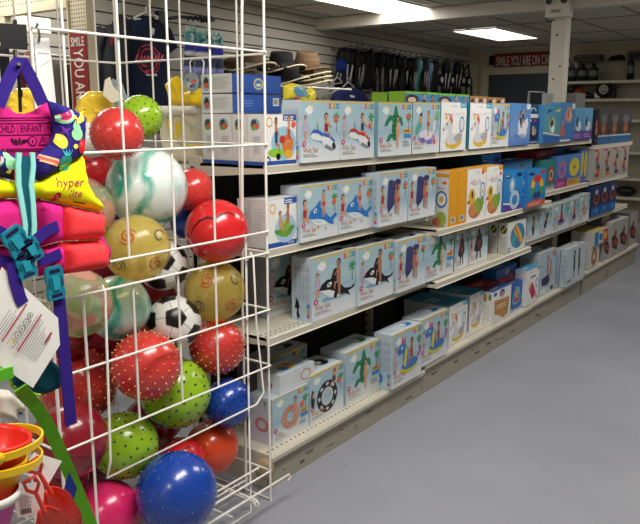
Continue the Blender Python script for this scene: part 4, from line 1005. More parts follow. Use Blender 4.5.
for z in (.006,.13,.568,.788,1.005,1.40,1.715,2.05): mb.tube([(WX,YE+.007,z),(XB,YE+.007,z)], .0042)
mb.build('end_panel', M_wire, t)
mb = MB()
for x in (-1.9,-2.06,-2.22,-2.38): mb.tube([(x,YN,.05),(x,YN,2.12)], .0038)
for z in (.006,.13,.568,.788,1.005,1.40,1.715,2.05): mb.tube([(WX,YN-.007,z),(XB,YN-.007,z)], .0042)
mb.build('end_panel', M_wire, t)
mb = MB()
for y in (1.225,1.405,1.59,1.77,1.94): mb.tube([(XB,y,.05),(XB,y,2.12)], .0038)
for z in (.006,.13,.568,.788,1.005,1.40,1.715,2.05): mb.tube([(XB-.007,YN,z),(XB-.007,YE,z)], .0042)
mb.build('back_panel', M_wire, t)
mb = MB()   # floor grid that the balls lie on, and its front rail with hooks
zf = .052
for y in (1.2,1.35,1.5,1.65,1.8,1.93): mb.tube([(XB,y,zf),(WX+.02,y,zf)], .004)
for x in (-2.45,-2.3,-2.15,-2.0,-1.86): mb.tube([(x,YN,zf+.008),(x,YE,zf+.008)], .004)
for y in (1.55,1.86): mb.tube([(-2.05,y,.12),(WX,y,.115),(-1.655,y,.115),(-1.64,y,.1),(-1.655,y,.09),(-1.67,y,.1)], .0045)
mb.tube([(-1.675,1.2,.122),(-1.675,2.075,.122),(-1.675,2.085,.108),(-1.675,2.07,.098)], .005)
mb.tube([(-1.80,1.2,.125),(-1.80,YE,.127)], .0045); mb.tube([(-1.74,1.2,.13),(-1.74,YE,.13)], .0045)
mb.build('floor_grid', M_wire, t)

# ------------------------------------------------------------------ balls
def fib(n):
    g = pi*(3-sqrt(5)); out = []
    for i in range(n):
        z = 1-2*(i+.5)/n; r = sqrt(1-z*z); out.append(V3((r*cos(g*i), r*sin(g*i), z)))
    return out
def onsphere(c, r, d, up, pts):   # local angular 2D coordinates on the ball around direction d
    d = V3(d).normalized(); a = V3(up).cross(d).normalized(); b = d.cross(a); out = []
    for x, y in pts:
        l = sqrt(x*x+y*y) or 1e-9; out.append(V3(c)+(d*cos(l)+(a*x+b*y)/l*sin(l))*r)
    return out
def seam(mb, c, r, ax, m=0, col=None, w=.02):
    ax = V3(ax).normalized(); mb.lathe([(r*cos(q), r*sin(q)) for q in ()] or [(r*.99*sqrt(1-h*h), r*h) for h in (-w,)]+[(r*1.006*sqrt(1-h*h), r*h) for h in (-w*.6,w*.6)]+[(r*.99*sqrt(1-h*h), r*h) for h in (w,)], c, ax, 40, m, col)
    
CAMV = V3((0,0,CAMH))
def tocam(c): return (CAMV-V3(c)).normalized()
def marks(mb, c, r, d, up, strokes, m, col=None, w=.05):
    for st in strokes:
        n = len(st)
        L = []
        for i, (x, y) in enumerate(st):
            x0, y0 = st[max(0,i-1)]; x1, y1 = st[min(n-1,i+1)]
            l = sqrt((x1-x0)**2+(y1-y0)**2) or 1; nx, ny = -(y1-y0)/l, (x1-x0)/l
            k = w*(.5+.5*sin(pi*i/(n-1)))
            L += [(x+nx*k/2, y+ny*k/2), (x-nx*k/2, y-ny*k/2)]
        P = onsphere(c, r*1.012, d, up, L)
        mb.add(P, [(2*i, 2*i+1, 2*i+3, 2*i+2) for i in range(n-1)], m, col)
def spiral(cx, cy, R, a0, turns=.9, n=14):
    return [(cx+R*(1-.8*i/n)*cos(a0+turns*2*pi*i/n), cy+R*(1-.8*i/n)*sin(a0+turns*2*pi*i/n)) for i in range(n+1)]
def vinyl(name, rgb, **k): return mat(name, rgb, .25, coat=.4, var=.04, **k)
def marble_mat(name, a, b, sc, lo=.42, hi=.62):
    m = bpy.data.materials.new(name); m.use_nodes = True; nt = m.node_tree; bs = nt.nodes['Principled BSDF']
    tc = nt.nodes.new('ShaderNodeTexCoord'); n = nt.nodes.new('ShaderNodeTexNoise'); n.inputs['Scale'].default_value = sc; n.inputs['Detail'].default_value = 5; n.inputs['Distortion'].default_value = 1.6
    nt.links.new(tc.outputs['Object'], n.inputs['Vector']); cr = nt.nodes.new('ShaderNodeValToRGB')
    cr.color_ramp.elements[0].position = lo; cr.color_ramp.elements[0].color = (*lin(a),1); cr.color_ramp.elements[1].position = hi; cr.color_ramp.elements[1].color = (*lin(b),1)
    nt.links.new(n.outputs['Fac'], cr.inputs['Fac']); nt.links.new(cr.outputs['Color'], bs.inputs['Base Color']); bs.inputs['Roughness'].default_value = .22; bs.inputs['Coat Weight'].default_value = .4
    return m
RED = vinyl('red_ball_vinyl', (212,34,40)); REDN = vinyl('nubby_red_vinyl', (208,60,56)); REDK = mat('salmon_nub', (250,188,110), .4); GRN = vinyl('lime_ball_vinyl', (150,192,36)); GRNK = mat('dark_green_nub', (24,60,58), .4)
BLU = vinyl('blue_ball_vinyl', (22,68,164)); BLUK = mat('silver_blue_nub', (110,140,196), .35); BLUD = mat('navy_nub', (16,36,90), .35); PNK = vinyl('hot_pink_vinyl', (226,42,110)); ORG = vinyl('orange_red_vinyl', (222,74,34))
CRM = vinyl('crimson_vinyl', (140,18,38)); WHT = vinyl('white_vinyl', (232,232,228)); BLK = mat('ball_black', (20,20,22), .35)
GOLD = vinyl('clear_gold_vinyl', (232,208,104), clear=.58); CLR = vinyl('clear_vinyl', (220,224,180), clear=.68); SEAMM = mat('ball_seam', (110,24,28), .4)
MARB = marble_mat('teal_marble_vinyl', (226,236,232), (52,170,148), 5, .44, .6); MARB2 = marble_mat('deep_teal_marble_vinyl', (196,226,218), (40,160,140), 6, .36, .58)
def ball(label, c, r, kind):
    mb = MB(); d = tocam(c); c = V3(c)
    if kind == 'soccer':
        ico = []; g = (1+sqrt(5))/2
        for s1 in (-1,1):
            for s2 in (-g,g):
                ico += [V3((0,s1,s2)).normalized(), V3((s1,s2,0)).normalized(), V3((s2,0,s1)).normalized()]
        q = V3((0,0,1)).rotation_difference(d); rot = Matrix.Rotation(.5, 3, d) @ q.to_matrix() @ Matrix.Rotation(.35,3,'X')
        ico = [rot @ v for v in ico]; b = bmesh.new(); bmesh.ops.create_icosphere(b, subdivisions=6, radius=1); 
        vs = [v.co.copy() for v in b.verts]; F = [[v.index for v in f.verts] for f in b.faces]; b.free(); cols = []
        o = len(mb.v); mb.v += [tuple(c+v*r) for v in vs]
        K_ = 0.774; nb = [[j for j in range(12) if j != i and ico[i].dot(ico[j]) > .3] for i in range(12)]
        for f in F:
            p = (vs[f[0]]+vs[f[1]]+vs[f[2]]).normalized(); i = max(range(12), key=lambda k: p.dot(ico[k])); a = p.dot(ico[i])
            mx = sorted([(p.dot(ico[j])/a, j) for j in nb[i]])
            col = C(232,232,228)
            if mx[-1][0] < K_-.012: col = C(20,20,22)
            elif mx[-1][0] < K_+.014: col = C(150,150,146)
            else:
                nrm = ico[i].cross(ico[mx[-1][1]]).normalized()
                if abs(p.dot(nrm)) < .014: col = C(150,150,146)
            mb.f.append(tuple(k+o for k in f)); mb.mi.append(0); mb.sm.append(True); mb.co.append(col)
        ob = mb.build('play_ball', VINYL)
    else:
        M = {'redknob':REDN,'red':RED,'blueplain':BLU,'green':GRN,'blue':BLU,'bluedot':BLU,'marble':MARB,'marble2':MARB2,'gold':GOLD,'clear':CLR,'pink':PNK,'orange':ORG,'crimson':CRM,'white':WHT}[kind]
        mats = [M]
        mb.sphere(c, r, 40, 24)
        def nubs(n, m1, hb, hh, m2=None, flat=False):
            for i, v in enumerate(fib(n)):
                if flat: mb.add(onsphere(c, r*1.003, v, (.3,.2,1), ell(0,0,hb,hb,8)), [tuple(range(8))], m1)
                else: mb.lathe([(hb*r,-.003),(hb*r*.75,hh*r*.6),(hb*r*.3,hh*r)], c+v*r, v, 6, m1 if (m2 is None or i % 2) else m2); 
        if kind == 'redknob': mats += [REDK, SEAMM]; nubs(190, 1 if r > .09 else 0, .025, .05); seam(mb, c, r, (.75,-.5,.62), 2)
        if kind == 'green': mats += [GRNK, mat('dark_lime_seam', (96,130,20), .4)]; nubs(130, 1, .042, .03); seam(mb, c, r, (.55,-.75,.9), 2)
        if kind == 'blue': mats += [BLUD]; nubs(200, 1, .03, .06); seam(mb, c, r, (.55,-.6,.9), 1)
        if kind == 'bluedot': mats += [BLUK, BLUD]; nubs(150, 1, .021, .02, 2)
        if kind == 'pink': mats += [mat('dark_pink_seam', (170,20,80), .4)]; seam(mb, c, r, (.5,-.2,.55), 1)
        if kind == 'red': mats += [BLK, WHT, mat('pale_pink_print', (236,200,206), .3)]
        if kind == 'crimson': mats += [SEAMM]; seam(mb, c, r, (.2,.3,1), 1)
        up = (0,0,1)
        if kind == 'red': marks(mb, c, r, d, up, [[(-.9,-.1),(-.78,.12),(-.55,.34),(-.28,.44),(-.05,.36),(.12,.5),(.4,.62),(.62,.5)]], 1, w=.07)
        if kind == 'gold':
            mats += [mat('swirl_red', (180,50,46), .3), mat('swirl_blue', (30,70,96), .3)]
            marks(mb, c, r, d, up, [spiral(-.25,.35,.26,.5), spiral(-.25,.35,.26,3.6), spiral(.55,-.55,.26,1), spiral(.55,-.55,.26,4.1)], 1, w=.045)
            marks(mb, c, r, d, up, [spiral(.75,.35,.3,.4), spiral(-.6,-.5,.26,2), spiral(-.6,-.5,.26,5)], 2, w=.04)
        if kind == 'clear':
            mats += [mat('patch_pink', (216,84,110), .35), mat('patch_green', (120,150,50), .35)]
            for i, v in enumerate(fib(16)): 
                mb.add(onsphere(c, r*1.003, v, (.3,.1,1), ell(0,0,.4,.28,14,i)), [tuple(range(14))], 1+i % 2)
        # inflation plug
        mb.lathe([(.05*r,0),(.05*r,.012*r),(.03*r,.016*r),(.002,.01*r)], c+V3((.2,.5,-.84)).normalized()*r*.998, (.2,.5,-.84), 10, 0)
        ob = mb.build('play_ball', mats)
    tag(ob, label, 'ball', 'play balls in the wire bin')
BALLS = [
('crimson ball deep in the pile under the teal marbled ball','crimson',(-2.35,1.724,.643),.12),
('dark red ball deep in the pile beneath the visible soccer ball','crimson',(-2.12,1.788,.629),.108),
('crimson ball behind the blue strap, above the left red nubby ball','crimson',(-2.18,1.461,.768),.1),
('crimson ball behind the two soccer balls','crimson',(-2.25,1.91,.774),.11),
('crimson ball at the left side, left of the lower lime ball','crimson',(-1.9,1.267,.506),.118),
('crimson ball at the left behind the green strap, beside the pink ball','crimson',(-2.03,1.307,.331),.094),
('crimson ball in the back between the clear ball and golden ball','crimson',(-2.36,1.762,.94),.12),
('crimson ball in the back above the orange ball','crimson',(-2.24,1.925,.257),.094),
('red nubby ball at the very top of the pile','redknob',(-1.934,1.538,1.444),.084),
('lime ball with dark dots at the top, behind the red nubby one','green',(-2.127,1.80,1.495),.08),
('red smooth ball peeking out between the vest and the big marbled ball','red',(-2.39,1.775,1.296),.083),
('large white and teal marbled ball near the top','marble',(-2.008,1.714,1.253),.141),
('small red spiky ball right of the large marbled ball','redknob',(-2.009,1.934,1.229),.079),
('bright red smooth ball with one black wavy line, right of the golden ball','red',(-1.869,1.912,1.089),.116),
('clear golden ball with swirls, below the large marbled ball','gold',(-1.862,1.536,1.081),.108),
('black and white soccer ball half hidden behind the golden ball','soccer',(-2.038,1.798,.961),.094),
('clear golden swirl ball under the plain red ball','gold',(-1.897,1.922,.859),.114),
('black and white soccer ball fully visible in the middle of the pile','soccer',(-1.914,1.728,.777),.097),
('teal marbled ball in the middle left, below the golden ball','marble2',(-2.005,1.56,.854),.112),
('clear ball with pink and green patches behind the vest shoulder','clear',(-2.052,1.466,1.195),.113),
('clear ball with pink and green patches below the vest','clear',(-1.88,1.315,.941),.105),
('large red nubby ball in the centre front','redknob',(-1.862,1.55,.679),.116),
('red nubby ball under the lower golden ball','redknob',(-1.9,1.927,.639),.105),
('red nubby ball behind the hanging blue strap','redknob',(-2.212,1.524,.539),.136),
('lime dotted ball right below the soccer ball','green',(-1.917,1.727,.513),.127),
('lime dotted ball lowest of the lime ones, above the pink ball','green',(-1.941,1.508,.386),.114),
('small dark blue spiky ball at the right end of the bin','blue',(-1.853,1.93,.426),.093),
('large shiny blue ball with silver dots at the bottom front','bluedot',(-1.715,1.532,.273),.134),
('plain orange ball at the bottom right','orange',(-1.924,1.908,.231),.104),
('red ball with a black line behind the large blue ball','red',(-1.885,1.712,.26),.088),
('hot pink ball at the bottom left','pink',(-1.925,1.41,.181),.112),
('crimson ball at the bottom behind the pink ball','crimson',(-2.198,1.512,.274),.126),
('small dark blue spiky ball left of the large marbled ball','blue',(-2.206,1.715,1.187),.065),
('small plain blue ball between the marbled and plain red balls','blueplain',(-2.078,1.964,1.099),.066),
('small white ball behind the topmost red nubby ball','white',(-2.141,1.596,1.419),.061),
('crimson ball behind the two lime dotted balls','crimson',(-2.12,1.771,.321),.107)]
for lab, kind, c, r in BALLS: ball(lab, c, r, kind)
# ------------------------------------------------------------------ child life vest hanging on the bin
def plane_x(X, sgn=1):
    return (lambda a, b, h: V3((X+h*sgn, a, b)))
def px(X, pts): return [(on_x(u, v, X).y, on_x(u, v, X).z) for u, v in pts]
VX = -1.665
NAVY = C(44,34,120); MAG = C(214,36,128); COR = C(250,66,72); YEL = C(232,238,20); AQUA = C(150,222,214); TEAL = C(20,128,150); PURP = C(52,32,128)
vest = thing('life_vest', (VX, .98, 1.05), 'child life vest with fruit pattern collar, yellow shoulders and coral sides', 'life vest')
def panel(name, X, pts, T, w, col, label=None, step=.011, rip=.0, decals=None, parent=vest):
    p = Puff(px(X, pts), T, w, plane_x(X), base=.006, rip=rip, seed=len(pts)); mb = MB(); p.mesh(mb, 0, col, step)
    if decals: decals(p, mb, X)
    o = mb.build(name, CLOTH, parent)
    if label: o['label'] = label
    return o
def dp(p, mb, X, pts, col, lift=.0014): p.decal(mb, px(X, pts), 0, col, lift)
def back_print(p, mb, X):
    def T(s, u, v, h, w=1): q = on_x(u, v, X); p.text(mb, s, q.y, q.z, h, C(70,10,50), 0, 0, w)
    T('CHILD | ENFANT | NIÑO', -6, 132.5, .0175, .64)
    for v, a, b in ((118,-10,46),(120.5,-14,40),(123.5,-10,50),(135,-8,48),(149,2,44),(151,0,40)):
        dp(p, mb, X, [(a,v-.5),(b,v-.5-(b-a)*.01),(b,v+.4-(b-a)*.01),(a,v+.4)], C(96,14,70))
    for u in (28.5, 39): 
        q = on_x(u, 141, X); o = ell(q.y, q.z, .0125, .0125, 16) if u < 30 else [(q.y-.014,q.z-.011),(q.y+.014,q.z-.011),(q.y,q.z+.014)]
        i_ = ell(q.y, q.z, .0095, .0095, 16) if u < 30 else [(q.y-.009,q.z-.008),(q.y+.009,q.z-.008),(q.y,q.z+.008)]
        p.decal(mb, o, 0, C(70,10,50)); p.decal(mb, i_, 0, MAG, .002)
        p.decal(mb, ell(q.y, q.z-.001, .002, .005, 8), 0, C(70,10,50), .0026)
    for k in range(5): q = on_x(9+k*3.2, 141+(k % 2), X); p.decal(mb, ell(q.y, q.z, .004, .009, 8, .5-.4*k), 0, C(70,10,50))
panel('back_lining', -1.69, [(-26,104),(-3,103),(6,107),(14,113),(24,114),(33,111),(40,106),(47,100),(53,108),(58,122),(56,142),(46,156),(28,160),(-26,160)], .01, .03, MAG, 'magenta inner back with safety print', .014, decals=back_print)
def fruit(kind, u, v, s, rot=0):
    def f(p, mb, X):
        q = on_x(u, v, X); k = s*.0037; a, b = q.y, q.z
        def E(dx, dy, rx, ry, col, r=0, lift=.0014, n=14):
            c, sn = cos(rot), sin(rot); p.decal(mb, ell(a+k*(dx*c-dy*sn), b+k*(dx*sn+dy*c), rx*k, ry*k, n, r+rot), 0, col, lift)
        def P(pts, col, lift=.0014):
            c, sn = cos(rot), sin(rot); p.decal(mb, [(a+k*(x*c-y*sn), b+k*(x*sn+y*c)) for x, y in pts], 0, col, lift)
        if kind == 'melon':
            P(arcpts(0,2,7,pi,2*pi), C(150,220,170)); P(arcpts(0,2.2,5.8,pi,2*pi), C(240,240,230), .002); P(arcpts(0,2.4,5,pi,2*pi), C(238,60,120), .0026)
            for i in range(4): E(-2.6+1.7*i, -.3, .35, .7, INK, 0, .0032, 6)
        if kind == 'banana': P([(-7,-1),(-3,-3),(2,-2.4),(6,1),(7,4),(4,2.6),(0,1),(-4,.4)], C(246,226,90)); E(6.6,3.8,.8,.6,C(120,110,40),0,.002,6)
        if kind == 'pear': E(0,-2,4.4,4.4,C(156,224,168)); E(.6,2.4,2.7,3.6,C(156,224,168),.2,.002); P([(.6,5),(1.6,7.6),(2.2,7.4),(1.3,5)], C(70,90,50), .0026)
        if kind == 'tomato': E(0,0,4,5.2,C(226,40,52)); E(-1.6,2,.8,1.4,C(250,130,130),.4,.002,8); P([(-.3,5),(.4,7.6),(1,7.4),(.5,5)], C(70,120,60), .002)
        if kind == 'lemon': E(0,0,3.6,5,C(250,222,70),.2); E(-1,1.5,.7,1.4,C(255,244,170),.3,.002,8)
        if kind == 'pine':
            E(0,-2,5.6,6,C(60,164,150)); E(0,-4.6,4.6,3,C(150,200,90),0,.002)
            for i in range(3):
                for j in range(3): E(-3+3*i,-5+2.6*j,.5,.5,C(40,90,140),0,.0026,6)
            for ang in (-.6,-.2,.2,.6): P([(-.8+ang*2,3),(.8+ang*2,3),(ang*7,8.6)], C(60,190,200), .002)
        if kind == 'dog': P([(-7,2),(5,-4),(6.4,-2),(-5.6,4)], C(250,180,130)); P([(-7.4,4),(-5.6,5.6),(6.6,-.4),(6,-2)], C(230,90,100), .002); P([(-6.4,6),(-5,7),(7,1.4),(6.6,-.2)], C(250,180,130), .002)
        if kind == 'dot': E(0,0,1.6,1.4,C(246,226,90))
        if kind == 'star': P([(-4,-4),(-1,-1),(-2,4),(1,1),(5,2),(2,-1),(3,-5),(0,-2)], C(120,60,170))
    return f
def many(*fs): return lambda p, mb, X: [f(p, mb, X) for f in fs]
CX = -1.655
panel('collar', CX, [(47,101),(55,103),(66,107),(76,112),(83,116),(82.5,130),(80.5,155),(62,167),(38,181),(30,176),(31,158),(40,152),(48,144),(52.5,134),(52,121)], .035, .045, NAVY, 'navy collar printed with fruit',
      decals=many(fruit('melon',58,116,1.0,.35),fruit('banana',72,118,1.0,.3),fruit('pear',67,131,1.0,.2),fruit('tomato',74,146,1.0),fruit('lemon',54,141,1.0,-.1),fruit('pine',58,160,1.0,-.1),fruit('dog',42,162,.9,.1),fruit('dot',66,117,1),fruit('dot',66,146,1.2),fruit('star',57,130,.8)))
panel('collar', CX, [(-34,140),(-6,148),(4,152),(14,156),(18,162),(18,181),(8,179),(-10,174),(-34,165)], .03, .04, NAVY, 'navy collar printed with fruit', decals=many(fruit('tomato',12,172,1.0,.3),fruit('pear',2,160,1.0,.5),fruit('dot',2,171,1),fruit('melon',-14,160,1)))
def logo(p, mb, X):
    q = on_x(48,186,X); p.text(mb, 'hyper', q.y, q.z, .023, C(196,30,90), 0, -.05, 1.0, shear=.2)
    q = on_x(60,196.5,X); p.text(mb, 'lite', q.y, q.z, .022, C(196,30,90), 0, -.08, .95, shear=.2)
    q = on_x(49.5,196,X); p.decal(mb, ell(q.y,q.z,.009,.012,12), 0, C(196,30,90)); 
    for k in range(3): p.decal(mb, ell(q.y-.003+.003*k,q.z+.004-.004*k,.0035,.0012,8,.6), 0, YEL, .002)
    dp(p, mb, X, [(66,200.5),(78,202.5),(78,203.7),(66,201.7)], C(120,120,20))
panel('shoulder_panel', CX+.004, [(31,184),(38,181),(62,167),(80.5,155.5),(82,168),(85,182),(92,195),(101,203.5),(100,212),(80,208),(58,203),(33,197)], .036, .04, YEL, 'bright yellow shoulder panel', decals=logo)
panel('shoulder_panel', CX+.004, [(-34,168),(-10,176),(8,181),(18,183),(18,198),(0,198),(-34,205)], .034, .04, YEL, 'bright yellow shoulder panel')
panel('front_panel', CX, [(33,198),(58,203.5),(58.5,241),(36,247),(34,222)], .04, .03, MAG, 'magenta front foam panel')
panel('front_panel', CX, [(-34,206),(0,199),(18,199),(22,226),(22,246),(-34,243)], .04, .03, MAG, 'magenta front foam panel')
panel('front_panel', CX, [(36,248),(58.5,242),(60,268),(38,276)], .04, .025, MAG, 'magenta front foam panel')
panel('front_panel', CX, [(-34,244),(20,247),(22,272),(-34,268)], .04, .025, MAG, 'magenta front foam panel')
panel('side_panel', CX, [(58.5,203.5),(80,208.5),(100,212.5),(99.5,238.5),(58.8,240.5)], .04, .03, COR, 'coral side foam panel', rip=.0015)
panel('side_panel', CX, [(59,241.5),(99,240),(104,246),(103,267),(84,271),(60.5,274)], .042, .03, COR, 'coral side foam panel', rip=.0015)
panel('side_edge', CX-.012, [(99,209),(102,213),(102.5,238),(106,247),(105,266),(99,268)], .03, .012, C(200,40,130), 'magenta edge behind the coral side')
# zip: two light aqua tapes and a teal tooth strip
ZX = CX+.046
def xs_(pts, X=ZX): return [tuple(on_x(u, v, X)) for u, v in pts]
zp = MB(); zp.strip(xs_([(19,152.5),(18,166),(18.5,185),(22,205),(25,225),(24.5,240)]), (0,1,0), .0125, .006, 0, AQUA); zp.strip(xs_([(32,152.5),(33,166),(31,185),(33,205),(34,225),(33,243)]), (0,1,0), .0125, .006, 0, AQUA)
zp.strip(xs_([(25.5,156),(25.6,166),(24.8,185),(27.6,205),(29.5,225),(29,242)], ZX-.004), (0,1,0), .024, .004, 0, C(18,92,110))
zo = zp.build('zipper', CLOTH, vest); zo['label'] = 'aqua zipper tape'
sp = MB(); BX_ = CX+.05
sp.strip(xs_([(-20,226),(0,232),(12,238),(22,240)], BX_), (0,.2,1), .028, .003, 0, PURP); sp.strip(xs_([(36,240),(46,231),(58,226)], BX_), (0,.2,1), .028, .003, 0, PURP); sp.strip(xs_([(-20,256),(0,260),(20,264)], BX_), (0,.2,1), .026, .003, 0, PURP); sp.strip(xs_([(38,262),(50,258),(61,253)], BX_), (0,.2,1), .026, .003, 0, PURP)
sp.build('belt_strap', CLOTH, vest)['label'] = 'purple webbing belt'
sp = MB(); sp.strip(xs_([(57,270),(58.5,292),(61,320),(64,350),(67,380),(70,412),(71,425)], BX_+.004), (0,1,.0), .034, .0035, 0, PURP); q0 = on_x(70.4,418,BX_+.0062)
sp.build('hanging_strap', CLOTH, vest)['label'] = 'long purple strap hanging loose'
sp = MB(); sp.strip(xs_([(12,262),(15,280),(20,298),(23,304)], BX_+.01), (0,1,.15), .03, .0035, 0, PURP); sp.build('hanging_strap', CLOTH, vest)['label'] = 'short purple strap end'
def buckle(u, v, w, h, rot, lab):
    c = on_x(u, v, BX_+.014); mb = MB(); cr, sr = cos(rot), sin(rot); ay = V3((0,cr,sr)); az = V3((0,-sr,cr)); ax = V3((1,0,0))
    def pl(pts, d0, d1, col):
        n = len(pts); vs = [c+ax*d1+ay*x*w+az*y*h for x, y in pts]+[c+ax*d0+ay*x*w+az*y*h for x, y in pts]
        mb.add(vs, [tuple(range(n)), tuple(range(2*n-1,n-1,-1))]+[(i,i+n,(i+1)%n+n,(i+1)%n) for i in range(n)], 0, col)
    pl([(-.44,-.5),(.44,-.5),(.5,-.3),(.42,-.05),(.5,.12),(.46,.4),(.36,.5),(-.36,.5),(-.46,.4),(-.5,.12),(-.42,-.05),(-.5,-.3)], -.006, .004, TEAL)
    pl([(-.3,.3),(.3,.3),(.3,.42),(-.3,.42)], .004, .0046, C(30,24,70)); pl([(-.3,-.42),(.3,-.42),(.3,-.32),(-.3,-.32)], .004, .0046, C(30,24,70))
    pl([(-.16,-.2),(.16,-.2),(.2,.2),(-.2,.2)], .004, .008, C(36,150,172))
    for s_ in (-1,1): pl([(s_*.3,-.16),(s_*.4,-.1),(s_*.4,.14),(s_*.3,.2)][::s_], .004, .0046, C(14,80,96))
    o = mb.build('buckle', VINYL, vest); o['label'] = lab
buckle(17,242,.06,.075,.5,'teal side-release buckle'); buckle(31,250,.05,.06,.4,'teal side-release buckle'); buckle(55,283,.05,.085,.05,'teal strap buckle'); buckle(26,266,.05,.06,.2,'teal side-release buckle')
sp = MB(); HX = -1.66
sp.strip(xs_([(-2,106),(6,86),(13,70),(18,62),(22,62),(28,72),(36,88),(43,104)], HX), (.2,1,0), .03, .003, 0, PURP); sp.build('hang_loop', CLOTH, vest)['label'] = 'purple webbing loop at the neck'
def tagprint(p):
    pass
tg = MB(); TX = -1.60
cn = [on_x(u, v, TX+e) for (u, v), e in zip(((2,267),(58,318),(60,345),(33,388),(-30,345)), (0,.01,.012,.01,-.01))]
tg.add([tuple(p) for p in cn]+[tuple(p-V3((.0012,0,0))) for p in cn], [(4,3,2,1,0),(5,6,7,8,9)]+[(i,(i+1)%5,(i+1)%5+5,i+5) for i in range(5)], 0, C(236,236,232))
ctr = on_x(25,330,TX+.006); e1 = (on_x(60,345,TX+.012)-on_x(33,388,TX+.01)).normalized(); nrm = V3((1,0,0)); e1 = (cn[2]-cn[3]).normalized(); e2 = nrm.cross(e1).normalized(); e2 = e2 if e2.z > 0 else -e2
def tp(a, b, e=.0016): return ctr+e1*a+e2*b+nrm*(e+.0016*0)
def tline(a0, a1, b, col, th=.003): tg.poly([tp(a0,b-th/2,.006),tp(a1,b-th/2,.006),tp(a1,b+th/2,.006),tp(a0,b+th/2,.006)], 0, col)
rr = random.Random(4)
for i in range(20):
    b = .068-.0072*i
    if i in (4, 11, 5): 
        if i != 5: tline(-.052, .052, b, C(176,70,90), .0045)
        continue
    if i in (7,8): continue
    tline(-.052, rr.uniform(.01,.05), b, C(150,150,156), .0018)
for k in range(4):
    pc = (-.02+.018*k, .068-.0072*7.5)
    tg.poly([tp(a,b,.0062) for a, b in ell(pc[0],pc[1],.0075,.0075,14)], 0, INK); tg.poly([tp(a,b,.0066) for a, b in ell(pc[0],pc[1],.006,.006,14)], 0, C(236,236,232)); tg.poly([tp(a,b,.007) for a, b in ell(pc[0],pc[1],.003,.002,8,.7)], 0, INK)
tg.poly([tp(-.043,.008,.0062),(tp(-.031,.008,.0062)),tp(-.037,.019,.0062)], 0, C(200,190,40))
tline(.0,.03,-.064,C(176,60,80),.006)
tg.build('hang_tag', CARD, vest)['label'] = 'large white printed safety tag'
# hook that carries the vest, black plate clipped over the top wire
h = thing('hang_hook', (-1.72,1.0,1.72), 'square black plate hook holding the life vest', 'hook')
a = on_x(0,23,-1.70); b = on_x(27,50,-1.70)
mb = MB(); P = [on_x(-2,23,-1.70),on_x(26.5,24.5,-1.70),on_x(28,50,-1.70),on_x(2,48,-1.70)]
mb.add([tuple(p) for p in P]+[tuple(p-V3((.004,0,0))) for p in P], [(3,2,1,0),(4,5,6,7)]+[(i,(i+1)%4,(i+1)%4+4,i+4) for i in range(4)]); mb.build('plate', M_dark, h)
mb = MB(); mb.tube([on_x(15,50,-1.705),on_x(16,62,-1.70),on_x(18,68,-1.665),on_x(19,64,-1.645)], .005); mb.tube([on_x(15,26,-1.705),on_x(15,22,-1.72),on_x(15,21,-1.745),on_x(15,27,-1.752)], .006)
mb.build('hook_arm', M_dark, h)
cord = MB(); cord.tube([on_x(17,63,-1.672),on_x(19,80,-1.68),on_x(20,100,-1.684),on_x(20.5,112,-1.682)], .0042, 6, 0); cord.box(tuple(on_x(18.5,97,-1.69)), tuple(on_x(22.5,90,-1.676)), 0); co_ = cord.build('drawcord', M_dark, vest); co_['label'] = 'black cord inside the neck'
# white hang card on the top wire
t = thing('hang_card', on_x(45,75,-1.76), 'white blank hang card on a metal hook, behind the vest', 'card')
mb = MB(); P = [on_x(34,38,-1.77),on_x(49,38,-1.77),on_x(53,72,-1.77),on_x(57,112,-1.77),on_x(40,112,-1.77)]
mb.add([tuple(p) for p in P]+[tuple(p-V3((.002,0,0))) for p in P], [(4,3,2,1,0),(5,6,7,8,9)]+[(i,(i+1)%5,(i+1)%5+5,i+5) for i in range(5)], 0, C(224,224,222))
for u0,v0,u1,v1 in ((38,52,49,53),(40,66,49,60)): 
    mb.poly([tuple(on_x(u0,v0,-1.7685)),tuple(on_x(u1,v1,-1.7685)),tuple(on_x(u1,v1+1,-1.7685)),tuple(on_x(u0,v0+1,-1.7685))],0,C(190,190,190))
mb.build('card', CARD, t)
mb = MB(); mb.tube([on_x(39,42,-1.768),on_x(39.5,36,-1.766),on_x(38.5,30,-1.755),on_x(37.5,24,-1.735),on_x(36.5,27,-1.722)], .003); mb.build('hook', mat('steel', (150,150,150), .3, metal=1), t)

